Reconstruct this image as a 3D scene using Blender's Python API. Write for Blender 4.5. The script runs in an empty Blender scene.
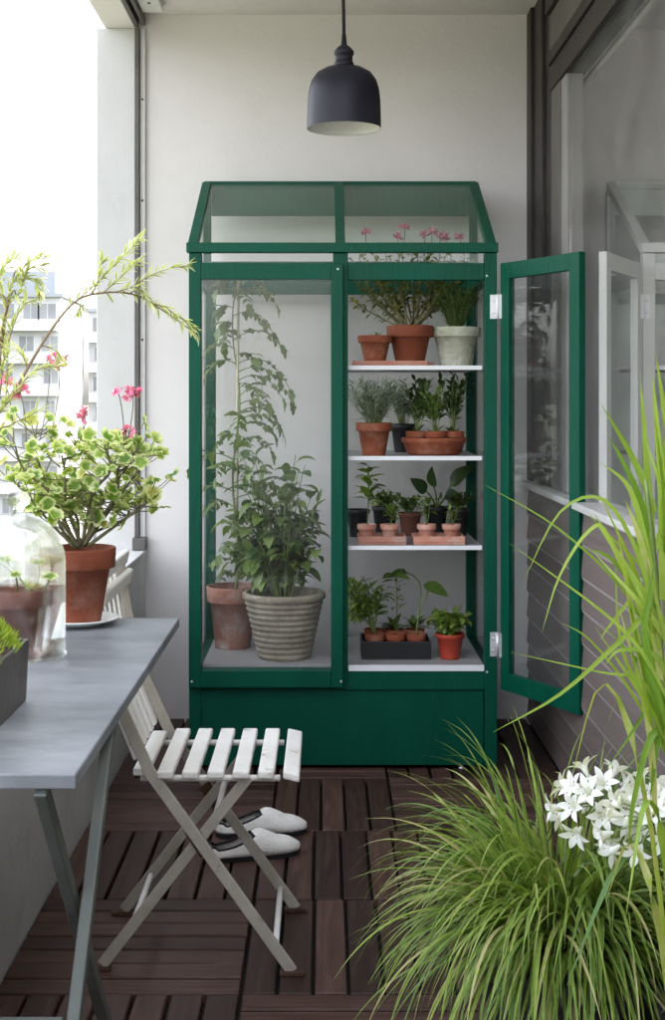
import bpy, bmesh, math, random
from mathutils import Vector, Matrix, Quaternion
R = math.radians
PI = math.pi
F, CX, CY, H = 1350.0, 325.0, 398.0, 1.27      # focal length and eye point of the photograph, eye height in metres
scene = bpy.context.scene
col = scene.collection
V = Vector

def A(px, py, s):
    """the place that stands at a photo pixel when one metre measures s pixels there"""
    return V(((px - CX) / s, F / s, H + (CY - py) / s))

# ------------------------------------------------------------------ mesh builder
class MB:
    def __init__(self):
        self.v, self.f, self.t, self.r, self.sm = [], [], [], [], []
    def add(self, vs, fs, t=None, r=0.0, smooth=False):
        b = len(self.v)
        self.v += [tuple(p) for p in vs]
        self.t += list(t) if t is not None else [0.0] * len(vs)
        self.r += [r] * len(vs)
        for q in fs:
            self.f.append(tuple(b + i for i in q)); self.sm.append(smooth)
        return self
    def box(self, x0, x1, y0, y1, z0, z1):
        vs = [(x, y, z) for x in (x0, x1) for y in (y0, y1) for z in (z0, z1)]
        return self.add(vs, [(0, 1, 3, 2), (4, 6, 7, 5), (0, 4, 5, 1), (2, 3, 7, 6), (0, 2, 6, 4), (1, 5, 7, 3)])
    def bar(self, p, q, w, h, up=(0, 0, 1), r=0.0):
        """a square bar from p to q, w across and h along up"""
        p, q = V(p), V(q); d = (q - p).normalized(); up = V(up)
        sx = d.cross(up).normalized(); uz = sx.cross(d).normalized()
        vs = []
        for c in (p, q):
            for a, b in ((-1, -1), (1, -1), (1, 1), (-1, 1)):
                vs.append(c + sx * a * w / 2 + uz * b * h / 2)
        return self.add(vs, [(3, 2, 1, 0), (4, 5, 6, 7), (0, 1, 5, 4), (1, 2, 6, 5), (2, 3, 7, 6), (3, 0, 4, 7)], r=r)
    def tube(self, pts, rad, n=6, cap=True, r=0.0):
        pts = [V(p) for p in pts]; m = len(pts)
        if not isinstance(rad, (list, tuple)): rad = [rad] * m
        vs, fs = [], []
        ref = V((0.31, 0.2, 0.93)); last = None
        for i, p in enumerate(pts):
            d = (pts[min(i + 1, m - 1)] - pts[max(i - 1, 0)])
            d = d.normalized() if d.length > 1e-9 else V((0, 0, 1))
            if last is None:
                a = d.cross(ref)
                if a.length < 0.05: a = d.cross(V((1, 0, 0)))
            else:
                a = last - d * last.dot(d)
            a.normalize(); last = a; b = d.cross(a)
            for k in range(n):
                an = 2 * PI * k / n
                vs.append(p + (a * math.cos(an) + b * math.sin(an)) * rad[i])
        for i in range(m - 1):
            for k in range(n):
                fs.append((i * n + k, i * n + (k + 1) % n, (i + 1) * n + (k + 1) % n, (i + 1) * n + k))
        if cap:
            fs.append(tuple(range(n - 1, -1, -1))); fs.append(tuple((m - 1) * n + k for k in range(n)))
        return self.add(vs, fs, r=r, smooth=True)
    def lathe(self, prof, c=(0, 0, 0), n=40, closed=False, wob=0.0, cap=True):
        c = V(c); vs, fs = [], []; m = len(prof)
        for (rr, z) in prof:
            for k in range(n):
                an = 2 * PI * k / n
                q = rr * (1 + wob * math.sin(3 * an + z * 20))
                vs.append(c + V((q * math.cos(an), q * math.sin(an), z)))
        mm = m if closed else m - 1
        for i in range(mm):
            j = (i + 1) % m
            for k in range(n):
                fs.append((i * n + k, i * n + (k + 1) % n, j * n + (k + 1) % n, j * n + k))
        if not closed and cap:
            if prof[0][0] > 1e-6: fs.append(tuple(range(n - 1, -1, -1)))
            if prof[-1][0] > 1e-6: fs.append(tuple((m - 1) * n + k for k in range(n)))
        return self.add(vs, fs, smooth=True)
    def ball(self, c, rx, ry, rz, n=8, m=5, r=0.0):
        vs, fs = [], []
        for i in range(m + 1):
            a = -PI / 2 + PI * i / m
            for k in range(n):
                b = 2 * PI * k / n
                vs.append((c[0] + rx * math.cos(a) * math.cos(b), c[1] + ry * math.cos(a) * math.sin(b), c[2] + rz * math.sin(a)))
        for i in range(m):
            for k in range(n):
                fs.append((i * n + k, i * n + (k + 1) % n, (i + 1) * n + (k + 1) % n, (i + 1) * n + k))
        return self.add(vs, fs, r=r, smooth=True)
    def leaf(self, p, d, up, L, W, shape='ovate', droop=0.3, fold=0.25, n=5, r=0.5):
        p, d = V(p), V(d).normalized(); up = V(up)
        sd = d.cross(up)
        if sd.length < 1e-3: sd = d.cross(V((1, 0.3, 0)))
        sd.normalize(); nr = sd.cross(d).normalized()
        vs, ts, fs = [], [], []
        c = p.copy(); dd = d.copy()
        for i in range(n + 1):
            u = i / n
            if shape == 'ovate': w = math.sin(PI * u ** 0.72) ** 0.85
            elif shape == 'lance': w = math.sin(PI * u ** 0.8) ** 1.1
            elif shape == 'obovate': w = math.sin(PI * u ** 1.35) ** 0.8
            elif shape == 'jag': w = math.sin(PI * u ** 0.75) * (1.0 if i % 2 else 0.62)
            else: w = (1 - u ** 2.2) * (0.55 + 0.45 * min(1, u * 5))
            w = max(w, 0.02) * W / 2
            vs += [c - sd * w + nr * w * fold, c.copy(), c + sd * w + nr * w * fold]
            ts += [1.0, 0.0 if i < n else 0.9, 1.0]
            if i < n:
                c = c + dd * (L / n)
                dd = (dd - nr * (droop / n)).normalized()
                nr = sd.cross(dd).normalized()
        for i in range(n):
            a = i * 3
            fs += [(a, a + 1, a + 4, a + 3), (a + 1, a + 2, a + 5, a + 4)]
        return self.add(vs, fs, ts, r, True)
    def disc_leaf(self, p, nrm, ax, rad, r=0.5, lobes=5, cup=0.25):
        """round scalloped leaf (geranium)"""
        nrm = V(nrm).normalized(); ax = V(ax); ax = (ax - nrm * ax.dot(nrm)).normalized(); bx = nrm.cross(ax)
        n = 20; vs, ts, fs = [V(p)], [0.0], []
        for ring, (q, t) in enumerate(((0.55, 0.5), (1.0, 1.0))):
            for k in range(n):
                an = 2 * PI * k / n
                rr = rad * q * (1 + (0.12 * math.cos(lobes * an) + 0.05 * math.cos(3 * lobes * an + r * 9)) * q) * (0.72 if abs(an - PI) < 0.2 else 1)
                w = cup * rad * q * q + 0.14 * rad * q * math.sin(lobes * an + r * 20)
                vs.append(V(p) + ax * rr * math.cos(an) + bx * rr * math.sin(an) + nrm * w); ts.append(t)
        for k in range(n):
            k2 = (k + 1) % n
            fs.append((0, 1 + k, 1 + k2)); fs.append((1 + k, 1 + n + k, 1 + n + k2, 1 + k2))
        return self.add(vs, fs, ts, r, True)
    def blade(self, pts, W, r=0.5, face=(0, -1, 0.35), fold=0.3, n=12):
        """long strap leaf through control points (smoothed)"""
        P = spline(pts, n); m = len(P) - 1
        vs, ts, fs = [], [], []
        for i, p in enumerate(P):
            u = i / m
            d = (P[min(i + 1, m)] - P[max(i - 1, 0)]).normalized()
            sd = d.cross(V(face))
            if sd.length < 1e-3: sd = V((1, 0, 0))
            sd.normalize(); nr = sd.cross(d)
            w = W / 2 * max(0.03, (1 - u ** 2.4)) * (0.6 + 0.4 * min(1, u * 4))
            vs += [p - sd * w + nr * w * fold, p, p + sd * w + nr * w * fold]; ts += [1.0, 0.0, 1.0]
        for i in range(m):
            a = i * 3
            fs += [(a, a + 1, a + 4, a + 3), (a + 1, a + 2, a + 5, a + 4)]
        return self.add(vs, fs, ts, r, True)
    def build(self, name, material, parent=None, loc=None, bevel=0.0, local=False):
        off = V((0, 0, 0))
        if parent is not None and not local: off = ORG.get(parent.name, V((0, 0, 0)))
        if parent is None and loc is not None: off = V(loc)
        me = bpy.data.meshes.new(name)
        me.from_pydata([(a - off.x, b - off.y, c - off.z) for a, b, c in self.v], [], self.f)
        me.polygons.foreach_set('use_smooth', self.sm)
        if any(self.t) or any(self.r):
            at = me.attributes.new('t', 'FLOAT', 'POINT'); at.data.foreach_set('value', self.t)
            at = me.attributes.new('r', 'FLOAT', 'POINT'); at.data.foreach_set('value', self.r)
        me.update()
        o = bpy.data.objects.new(name, me); col.objects.link(o)
        me.materials.append(material)
        if parent is not None: o.parent = parent
        if parent is None and loc is not None: o.location = off
        ORG[o.name] = off
        if bevel:
            b = o.modifiers.new('edge', 'BEVEL'); b.width = bevel; b.segments = 2; b.limit_method = 'ANGLE'; b.angle_limit = R(40)
        return o

ORG = {}
def spline(pts, n=12):
    P = [V(p) for p in pts]
    if len(P) == 2: return [P[0].lerp(P[1], i / n) for i in range(n + 1)]
    Q = [P[0] * 2 - P[1]] + P + [P[-1] * 2 - P[-2]]
    out = []; per = max(2, n // (len(P) - 1))
    for i in range(len(P) - 1):
        a, b, c, d = Q[i:i + 4]
        for k in range(per):
            u = k / per
            out.append(0.5 * ((2 * b) + (c - a) * u + (2 * a - 5 * b + 4 * c - d) * u * u + (3 * b - a - 3 * c + d) * u ** 3))
    out.append(P[-1]); return out

def tag(o, label, cat, group=None):
    o['label'] = label; o['category'] = cat
    if group: o['group'] = group
    return o
def thing(name, label, cat, loc, group=None):
    o = bpy.data.objects.new(name, None); col.objects.link(o)
    o.empty_display_size = 0.05; o.location = loc; ORG[o.name] = V(loc)
    return tag(o, label, cat, group)
def struct(o):
    o['kind'] = 'structure'; return o
def copy_tree(o, parent=None):
    c = o.copy(); col.objects.link(c)
    if parent: c.parent = parent
    for ch in list(o.children): copy_tree(ch, c)
    return c

# ------------------------------------------------------------------ materials
def new_mat(name):
    m = bpy.data.materials.new(name); m.use_nodes = True
    nt = m.node_tree; nt.nodes.clear()
    out = nt.nodes.new('ShaderNodeOutputMaterial')
    return m, nt, out
def N(nt, kind, **kw):
    n = nt.nodes.new(kind)
    for k, v in kw.items():
        if k in n.inputs.keys() if hasattr(n.inputs, 'keys') else False: n.inputs[k].default_value = v
        else: setattr(n, k, v)
    return n
def ramp(nt, stops):
    n = nt.nodes.new('ShaderNodeValToRGB'); e = n.color_ramp.elements
    while len(e) < len(stops): e.new(0.5)
    for i, (p, c) in enumerate(stops):
        e[i].position = p; e[i].color = (*c, 1)
    return n
def pbr(name, c1, c2=None, scale=8, rough=0.6, bump=0.0, bscale=None, metal=0.0, stain=None, sscale=3, stretch=(1, 1, 1), coat=0.0, thr=(0.35, 0.68), sthr=(0.55, 0.7), detail=6, spec=0.4, vary=0.0):
    m, nt, out = new_mat(name); L = nt.links.new
    b = N(nt, 'ShaderNodeBsdfPrincipled'); L(b.outputs[0], out.inputs[0])
    b.inputs['Roughness'].default_value = rough; b.inputs['Metallic'].default_value = metal
    b.inputs['Coat Weight'].default_value = coat; b.inputs['Specular IOR Level'].default_value = spec
    tc = N(nt, 'ShaderNodeTexCoord'); mp = N(nt, 'ShaderNodeMapping'); mp.inputs['Scale'].default_value = stretch
    oi = N(nt, 'ShaderNodeObjectInfo'); om = N(nt, 'ShaderNodeMath', operation='MULTIPLY'); L(oi.outputs['Random'], om.inputs[0]); om.inputs[1].default_value = 40.0
    va = N(nt, 'ShaderNodeVectorMath', operation='ADD'); L(tc.outputs['Object'], va.inputs[0]); L(om.outputs[0], va.inputs[1])
    L(va.outputs[0], mp.inputs[0])
    nz = N(nt, 'ShaderNodeTexNoise'); nz.inputs['Scale'].default_value = scale; nz.inputs['Detail'].default_value = detail; nz.inputs['Roughness'].default_value = 0.6
    L(mp.outputs[0], nz.inputs['Vector'])
    rp = ramp(nt, [(thr[0], c1), (thr[1], c2 or c1)]); L(nz.outputs['Fac'], rp.inputs[0])
    last = rp.outputs[0]
    if stain:
        n2 = N(nt, 'ShaderNodeTexNoise'); n2.inputs['Scale'].default_value = sscale; n2.inputs['Detail'].default_value = 8; n2.inputs['Roughness'].default_value = 0.7
        L(mp.outputs[0], n2.inputs['Vector'])
        r2 = ramp(nt, [(sthr[0], (0, 0, 0)), (sthr[1], (1, 1, 1))]); L(n2.outputs['Fac'], r2.inputs[0])
        mx = N(nt, 'ShaderNodeMix', data_type='RGBA'); L(r2.outputs[0], mx.inputs[0]); L(last, mx.inputs[6]); mx.inputs[7].default_value = (*stain, 1)
        last = mx.outputs[2]
    if vary:
        hv = N(nt, 'ShaderNodeHueSaturation'); vm = N(nt, 'ShaderNodeMapRange'); L(oi.outputs['Random'], vm.inputs[0]); vm.inputs[3].default_value = 1 - vary; vm.inputs[4].default_value = 1 + vary
        L(vm.outputs[0], hv.inputs['Value']); L(last, hv.inputs['Color']); last = hv.outputs[0]
    L(last, b.inputs['Base Color'])
    mr = N(nt, 'ShaderNodeMapRange'); mr.inputs[3].default_value = max(0.02, rough - 0.1); mr.inputs[4].default_value = min(1, rough + 0.12)
    L(nz.outputs['Fac'], mr.inputs[0]); L(mr.outputs[0], b.inputs['Roughness'])
    if bump:
        n3 = N(nt, 'ShaderNodeTexNoise'); n3.inputs['Scale'].default_value = bscale or scale * 4; n3.inputs['Detail'].default_value = 5
        L(mp.outputs[0], n3.inputs['Vector'])
        bp = N(nt, 'ShaderNodeBump'); bp.inputs['Strength'].default_value = bump; bp.inputs['Distance'].default_value = 0.01
        L(n3.outputs['Fac'], bp.inputs['Height']); L(bp.outputs[0], b.inputs['Normal'])
    return m
def leafmat(name, c1, c2, edge=None, ethr=(0.45, 0.75), rough=0.45, trans=0.35, dry=None):
    """leaf: c1..c2 varies from leaf to leaf, edge is the pale margin of variegated leaves"""
    m, nt, out = new_mat(name); L = nt.links.new
    ar = N(nt, 'ShaderNodeAttribute'); ar.attribute_name = 'r'
    at = N(nt, 'ShaderNodeAttribute'); at.attribute_name = 't'
    tc = N(nt, 'ShaderNodeTexCoord'); nz = N(nt, 'ShaderNodeTexNoise'); nz.inputs['Scale'].default_value = 60; nz.inputs['Detail'].default_value = 4
    L(tc.outputs['Object'], nz.inputs['Vector'])
    ad = N(nt, 'ShaderNodeMath', operation='MULTIPLY_ADD'); L(nz.outputs['Fac'], ad.inputs[0]); ad.inputs[1].default_value = 0.5; L(ar.outputs['Fac'], ad.inputs[2])
    sb = N(nt, 'ShaderNodeMath', operation='SUBTRACT'); L(ad.outputs[0], sb.inputs[0]); sb.inputs[1].default_value = 0.25
    rp = ramp(nt, [(0.1, c1), (0.9, c2)] if not dry else [(0.05, c1), (0.86, c2), (0.97, dry)]); L(sb.outputs[0], rp.inputs[0])
    last = rp.outputs[0]
    if edge:
        a2 = N(nt, 'ShaderNodeMath', operation='MULTIPLY_ADD'); L(nz.outputs['Fac'], a2.inputs[0]); a2.inputs[1].default_value = 0.7; L(at.outputs['Fac'], a2.inputs[2])
        s2 = N(nt, 'ShaderNodeMath', operation='SUBTRACT'); L(a2.outputs[0], s2.inputs[0]); s2.inputs[1].default_value = 0.35
        r2 = ramp(nt, [(ethr[0], (0, 0, 0)), (ethr[1], (1, 1, 1))]); L(s2.outputs[0], r2.inputs[0])
        mx = N(nt, 'ShaderNodeMix', data_type='RGBA'); L(r2.outputs[0], mx.inputs[0]); L(last, mx.inputs[6]); mx.inputs[7].default_value = (*edge, 1)
        last = mx.outputs[2]
    b = N(nt, 'ShaderNodeBsdfPrincipled'); b.inputs['Roughness'].default_value = rough; L(last, b.inputs['Base Color'])
    tr = N(nt, 'ShaderNodeBsdfTranslucent'); 
    br = N(nt, 'ShaderNodeMix', data_type='RGBA', blend_type='MULTIPLY'); br.inputs[0].default_value = 1.0; L(last, br.inputs[6]); br.inputs[7].default_value = (1.0, 1.0, 0.55, 1)
    L(br.outputs[2], tr.inputs[0])
    ms = N(nt, 'ShaderNodeMixShader'); ms.inputs[0].default_value = trans
    L(b.outputs[0], ms.inputs[1]); L(tr.outputs[0], ms.inputs[2]); L(ms.outputs[0], out.inputs[0])
    return m
def glassmat(name, tint=(0.96, 0.98, 0.97), base=0.03, edge=0.6, rough=0.0, power=4.0, smear=0.0):
    """thin pane: see-through with a mirror coat that grows at grazing angles"""
    m, nt, out = new_mat(name); L = nt.links.new
    lw = N(nt, 'ShaderNodeLayerWeight'); lw.inputs['Blend'].default_value = 0.5
    pw = N(nt, 'ShaderNodeMath', operation='POWER'); L(lw.outputs['Facing'], pw.inputs[0]); pw.inputs[1].default_value = power
    ma = N(nt, 'ShaderNodeMath', operation='MULTIPLY_ADD'); L(pw.outputs[0], ma.inputs[0]); ma.inputs[1].default_value = edge; ma.inputs[2].default_value = base
    tr = N(nt, 'ShaderNodeBsdfTransparent'); tr.inputs[0].default_value = (*tint, 1)
    gl = N(nt, 'ShaderNodeBsdfGlossy'); gl.inputs['Roughness'].default_value = rough
    ms = N(nt, 'ShaderNodeMixShader'); L(ma.outputs[0], ms.inputs[0]); L(tr.outputs[0], ms.inputs[1]); L(gl.outputs[0], ms.inputs[2])
    last = ms.outputs[0]
    if smear:
        tc = N(nt, 'ShaderNodeTexCoord'); nz = N(nt, 'ShaderNodeTexNoise'); nz.inputs['Scale'].default_value = 5; nz.inputs['Detail'].default_value = 7
        L(tc.outputs['Object'], nz.inputs['Vector'])
        mr = N(nt, 'ShaderNodeMapRange'); mr.inputs[1].default_value = 0.35; mr.inputs[2].default_value = 0.8; mr.inputs[3].default_value = smear * 0.4; mr.inputs[4].default_value = smear * 1.6
        L(nz.outputs['Fac'], mr.inputs[0])
        df = N(nt, 'ShaderNodeBsdfDiffuse'); df.inputs[0].default_value = (0.75, 0.77, 0.76, 1)
        m2 = N(nt, 'ShaderNodeMixShader'); L(mr.outputs[0], m2.inputs[0]); L(last, m2.inputs[1]); L(df.outputs[0], m2.inputs[2]); last = m2.outputs[0]
    L(last, out.inputs[0]); return m

M = {}
M['plaster'] = pbr('white plaster', (0.72, 0.68, 0.67), (0.79, 0.75, 0.74), 2.2, 0.9, 0.13, 70, stain=(0.62, 0.58, 0.56), sscale=1.1, sthr=(0.55, 0.85))
M['pier'] = pbr('toned down pier plaster', (0.57, 0.56, 0.555), (0.63, 0.62, 0.615), 2.2, 0.9, 0.15, 80, stain=(0.53, 0.52, 0.51), sscale=2)  # end wall plaster, darkened to offset the strong sky light on the pier
M['parapet'] = pbr('painted concrete', (0.56, 0.56, 0.55), (0.66, 0.655, 0.64), 3, 0.85, 0.3, 70, stain=(0.42, 0.40, 0.37), sscale=2.5, sthr=(0.58, 0.85))
M['ceiling'] = pbr('ceiling paint', (0.68, 0.64, 0.63), (0.76, 0.715, 0.70), 2, 0.9, 0.3, 60)
M['deck'] = None
M['underlay'] = pbr('dark underlay', (0.008, 0.007, 0.007), (0.014, 0.012, 0.012), 9, 0.9)
M['green'] = pbr('green gloss paint', (0.0004, 0.060, 0.034), (0.0006, 0.077, 0.044), 5, 0.42, 0.22, 70, stain=(0.001, 0.084, 0.050), sscale=3, sthr=(0.55, 0.85), spec=0.16, stretch=(1, 1, 0.22))
M['white_frame'] = pbr('white paint', (0.72, 0.71, 0.69), (0.78, 0.77, 0.75), 5, 0.45, 0.05, 90)
M['hinge'] = pbr('zinc', (0.62, 0.63, 0.64), (0.75, 0.76, 0.77), 30, 0.35, metal=0.55)
M['steel'] = pbr('steel', (0.45, 0.46, 0.47), (0.6, 0.6, 0.6), 30, 0.35, metal=0.8)
M['shelf'] = pbr('shelf white', (0.74, 0.74, 0.76), (0.8, 0.8, 0.82), 8, 0.4)
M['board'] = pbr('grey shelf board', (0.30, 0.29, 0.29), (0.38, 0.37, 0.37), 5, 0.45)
M['glass'] = glassmat('pane glass', (0.99, 0.995, 0.992), 0.03, 0.45, smear=0.010)
M['roof_glass'] = glassmat('roof glass', (0.95, 0.99, 0.965), 0.035, 0.40, smear=0.014)
M['door_glass'] = glassmat('door glass', (0.97, 0.985, 0.98), 0.03, 0.22, smear=0.012)
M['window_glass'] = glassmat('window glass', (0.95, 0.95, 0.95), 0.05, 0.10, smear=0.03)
def bellmat():
    m, nt, out = new_mat('bell glass'); L = nt.links.new
    g = N(nt, 'ShaderNodeBsdfGlass'); g.inputs['Color'].default_value = (0.975, 0.99, 0.985, 1); g.inputs['Roughness'].default_value = 0.0; g.inputs['IOR'].default_value = 1.45
    tr = N(nt, 'ShaderNodeBsdfTransparent'); ms = N(nt, 'ShaderNodeMixShader'); ms.inputs[0].default_value = 0.5
    L(tr.outputs[0], ms.inputs[1]); L(g.outputs[0], ms.inputs[2]); L(ms.outputs[0], out.inputs[0]); return m
M['cloche'] = bellmat()
M['dark_wood'] = pbr('dark window timber', (0.014, 0.010, 0.009), (0.030, 0.022, 0.019), 6, 0.5, 0.3, 30, stretch=(8, 1, 1))
M['grey_wood'] = pbr('grey brown timber', (0.10, 0.088, 0.08), (0.14, 0.125, 0.115), 6, 0.6, 0.15, 40)
M['grey_sash'] = pbr('grey sash paint', (0.24, 0.225, 0.215), (0.29, 0.275, 0.265), 6, 0.6)
M['siding'] = pbr('siding', (0.130, 0.100, 0.091), (0.175, 0.138, 0.127), 3, 0.55, 0.2, 40, stretch=(1, 0.25, 4), stain=(0.105, 0.080, 0.073), sscale=2)
M['siding_highlight'] = pbr('siding highlight', (0.27, 0.235, 0.22), (0.34, 0.30, 0.285), 8, 0.5)  # paler than the boards: skylight caught on their edges, put into the colour
M['sill'] = pbr('sill', (0.50, 0.48, 0.47), (0.58, 0.56, 0.55), 5, 0.45)
M['track'] = pbr('dark track', (0.085, 0.076, 0.07), (0.13, 0.118, 0.11), 12, 0.5)
M['pale_metal'] = pbr('pale metal', (0.62, 0.61, 0.6), (0.7, 0.69, 0.68), 12, 0.45)
M['table'] = pbr('grey table sheet', (0.145, 0.157, 0.172), (0.215, 0.230, 0.248), 3, 0.45, 0.08, 60, stretch=(1.5, 3, 1), stain=(0.100, 0.110, 0.123), sscale=2.6, sthr=(0.46, 0.72))
M['table_leg'] = pbr('grey green leg', (0.068, 0.078, 0.070), (0.095, 0.105, 0.096), 9, 0.5, 0.1)
M['chair_wood'] = pbr('worn white chair paint', (0.74, 0.72, 0.67), (0.82, 0.80, 0.76), 9, 0.6, 0.35, 60, stain=(0.36, 0.30, 0.23), sscale=17, sthr=(0.60, 0.68))
M['chair_metal'] = pbr('worn grey beige metal', (0.34, 0.31, 0.26), (0.45, 0.415, 0.36), 9, 0.5, 0.2, 60, stain=(0.10, 0.055, 0.035), sscale=16, sthr=(0.62, 0.72))
M['rust'] = pbr('rusted foot', (0.05, 0.025, 0.016), (0.10, 0.05, 0.03), 30, 0.8, 0.3)
M['terra'] = pbr('terracotta', (0.185, 0.044, 0.018), (0.25, 0.068, 0.031), 7, 0.85, 0.2, 80, stain=(0.36, 0.20, 0.14), sscale=9, sthr=(0.52, 0.80), vary=0.22)
M['terra_old'] = pbr('old terracotta', (0.30, 0.115, 0.075), (0.40, 0.22, 0.17), 7, 0.9, 0.3, 60, stain=(0.48, 0.40, 0.36), sscale=9, sthr=(0.5, 0.7))
M['terra_dark'] = pbr('brown terracotta', (0.12, 0.042, 0.028), (0.16, 0.060, 0.042), 7, 0.85, 0.2, 70)
M['terra_pink'] = pbr('pink terracotta', (0.46, 0.19, 0.13), (0.55, 0.27, 0.20), 12, 0.9, 0.3, 80, stain=(0.52, 0.40, 0.34), sscale=20, sthr=(0.5, 0.7), vary=0.2)
M['red_pot'] = pbr('red plastic', (0.38, 0.045, 0.022), (0.44, 0.06, 0.03), 8, 0.35)
M['basket'] = pbr('ribbed stoneware', (0.24, 0.205, 0.15), (0.37, 0.325, 0.25), 14, 0.9, 0.5, 60, stain=(0.15, 0.13, 0.09), sscale=10, sthr=(0.58, 0.75))
M['mossy'] = pbr('mossy whitewashed clay', (0.36, 0.36, 0.27), (0.58, 0.57, 0.47), 11, 0.9, 0.4, 60, stain=(0.19, 0.21, 0.11), sscale=13, sthr=(0.5, 0.68))
M['black_plastic'] = pbr('black plastic', (0.010, 0.010, 0.011), (0.018, 0.017, 0.018), 8, 0.45)
M['soil'] = pbr('soil', (0.018, 0.011, 0.007), (0.06, 0.036, 0.022), 60, 1.0, 0.9, 110)
M['zinc_box'] = pbr('dark zinc box', (0.055, 0.05, 0.045), (0.085, 0.079, 0.071), 6, 0.55, 0.15, 50, stain=(0.042, 0.038, 0.034), sscale=8)
M['plate'] = pbr('white plate', (0.76, 0.755, 0.74), (0.8, 0.795, 0.78), 5, 0.25)
M['lamp'] = pbr('slate lamp metal', (0.015, 0.0145, 0.022), (0.020, 0.019, 0.029), 6, 0.42, spec=0.22)
M['lamp_in'] = pbr('lamp inside white', (0.8, 0.79, 0.77), (0.82, 0.81, 0.79), 6, 0.5)
M['cord'] = pbr('black cord', (0.012, 0.011, 0.012), (0.02, 0.018, 0.018), 30, 0.8)
M['felt'] = pbr('white felt', (0.78, 0.76, 0.71), (0.84, 0.82, 0.78), 30, 1.0, 0.5, 260)
M['black_felt'] = pbr('black trim', (0.008, 0.008, 0.009), (0.014, 0.014, 0.015), 30, 0.9, 0.3, 200)
M['concrete_pot'] = pbr('grey planter', (0.045, 0.047, 0.048), (0.08, 0.083, 0.086), 8, 0.8, 0.3, 50)  # grey darkened: the leaf shade over the pots is put into the colour
M['stake'] = pbr('stake', (0.42, 0.37, 0.24), (0.52, 0.47, 0.33), 20, 0.8)
M['bark'] = pbr('woody stem', (0.10, 0.085, 0.05), (0.20, 0.19, 0.09), 30, 0.9, 0.4)
M['stem'] = pbr('green stem', (0.12, 0.17, 0.05), (0.18, 0.23, 0.08), 20, 0.6)
M['stem_red'] = pbr('reddish stem', (0.16, 0.10, 0.05), (0.24, 0.17, 0.08), 20, 0.6)
M['facade'] = pbr('white facade', (0.36, 0.365, 0.372), (0.40, 0.405, 0.412), 0.3, 0.85)
M['facade_grey'] = pbr('grey facade', (0.55, 0.56, 0.58), (0.60, 0.61, 0.63), 0.3, 0.85)
M['facade_win'] = pbr('facade window glass', (0.15, 0.155, 0.165), (0.22, 0.225, 0.235), 0.2, 0.4, spec=0.2)
M['roofing'] = pbr('pale roofing', (0.20, 0.22, 0.25), (0.24, 0.26, 0.29), 0.3, 0.7)
M['ground'] = pbr('ground', (0.10, 0.11, 0.07), (0.17, 0.17, 0.14), 0.02, 0.95)
M['room'] = pbr('room paint', (0.70, 0.68, 0.67), (0.75, 0.73, 0.72), 1.2, 0.9, 0.1, 50)
M['room_floor'] = pbr('room floor', (0.40, 0.33, 0.26), (0.48, 0.40, 0.32), 4, 0.5, stretch=(1, 6, 1))
M['curtain'] = pbr('grey curtain', (0.40, 0.385, 0.38), (0.47, 0.455, 0.45), 8, 0.95, 0.2, 80)
# leaves
M['l_geran'] = leafmat('variegated geranium', (0.11, 0.24, 0.02), (0.26, 0.40, 0.05), (0.72, 0.76, 0.38), (0.46, 0.90), trans=0.42, dry=(0.48, 0.42, 0.07))
M['l_arch'] = leafmat('pale green slim leaves', (0.33, 0.42, 0.13), (0.56, 0.60, 0.27), (0.78, 0.78, 0.54), (0.4, 0.9), trans=0.5)
M['l_moss'] = leafmat('chartreuse cushion', (0.18, 0.30, 0.012), (0.36, 0.46, 0.04), trans=0.3)
M['l_tomato'] = leafmat('tomato leaves', (0.09, 0.15, 0.045), (0.19, 0.26, 0.085), trans=0.35)
M['l_pepper'] = leafmat('pepper leaves', (0.055, 0.115, 0.022), (0.20, 0.29, 0.065), trans=0.32, rough=0.38)
M['l_shrub'] = leafmat('small shrub leaves', (0.09, 0.13, 0.03), (0.30, 0.28, 0.05), trans=0.3)
M['l_rosemary'] = leafmat('fine dark needles', (0.06, 0.12, 0.03), (0.13, 0.20, 0.05), trans=0.2)
M['l_silver'] = leafmat('silvery leaves', (0.22, 0.27, 0.20), (0.40, 0.44, 0.35), trans=0.2, rough=0.7)
M['l_dark'] = leafmat('dark green leaves', (0.03, 0.065, 0.02), (0.075, 0.13, 0.035), trans=0.2, rough=0.35)
M['l_seed'] = leafmat('seedling leaves', (0.12, 0.21, 0.03), (0.24, 0.34, 0.06), trans=0.35)
M['l_grass'] = leafmat('arching grass', (0.065, 0.15, 0.012), (0.25, 0.36, 0.045), (0.42, 0.48, 0.16), (0.75, 1.3), trans=0.30, dry=(0.42, 0.36, 0.16))
M['l_lime'] = leafmat('lime strap leaves', (0.14, 0.27, 0.018), (0.33, 0.45, 0.06), trans=0.40, dry=(0.45, 0.46, 0.16))
M['l_agap'] = leafmat('agapanthus leaves', (0.04, 0.10, 0.018), (0.08, 0.17, 0.03), trans=0.25)
M['pink'] = leafmat('pink petals', (0.75, 0.16, 0.34), (0.86, 0.36, 0.52), trans=0.35)
M['petal'] = leafmat('white petals', (0.84, 0.85, 0.84), (0.88, 0.88, 0.87), trans=0.3)
M['bud'] = leafmat('bud', (0.55, 0.62, 0.40), (0.70, 0.74, 0.55), trans=0.2)

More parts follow.
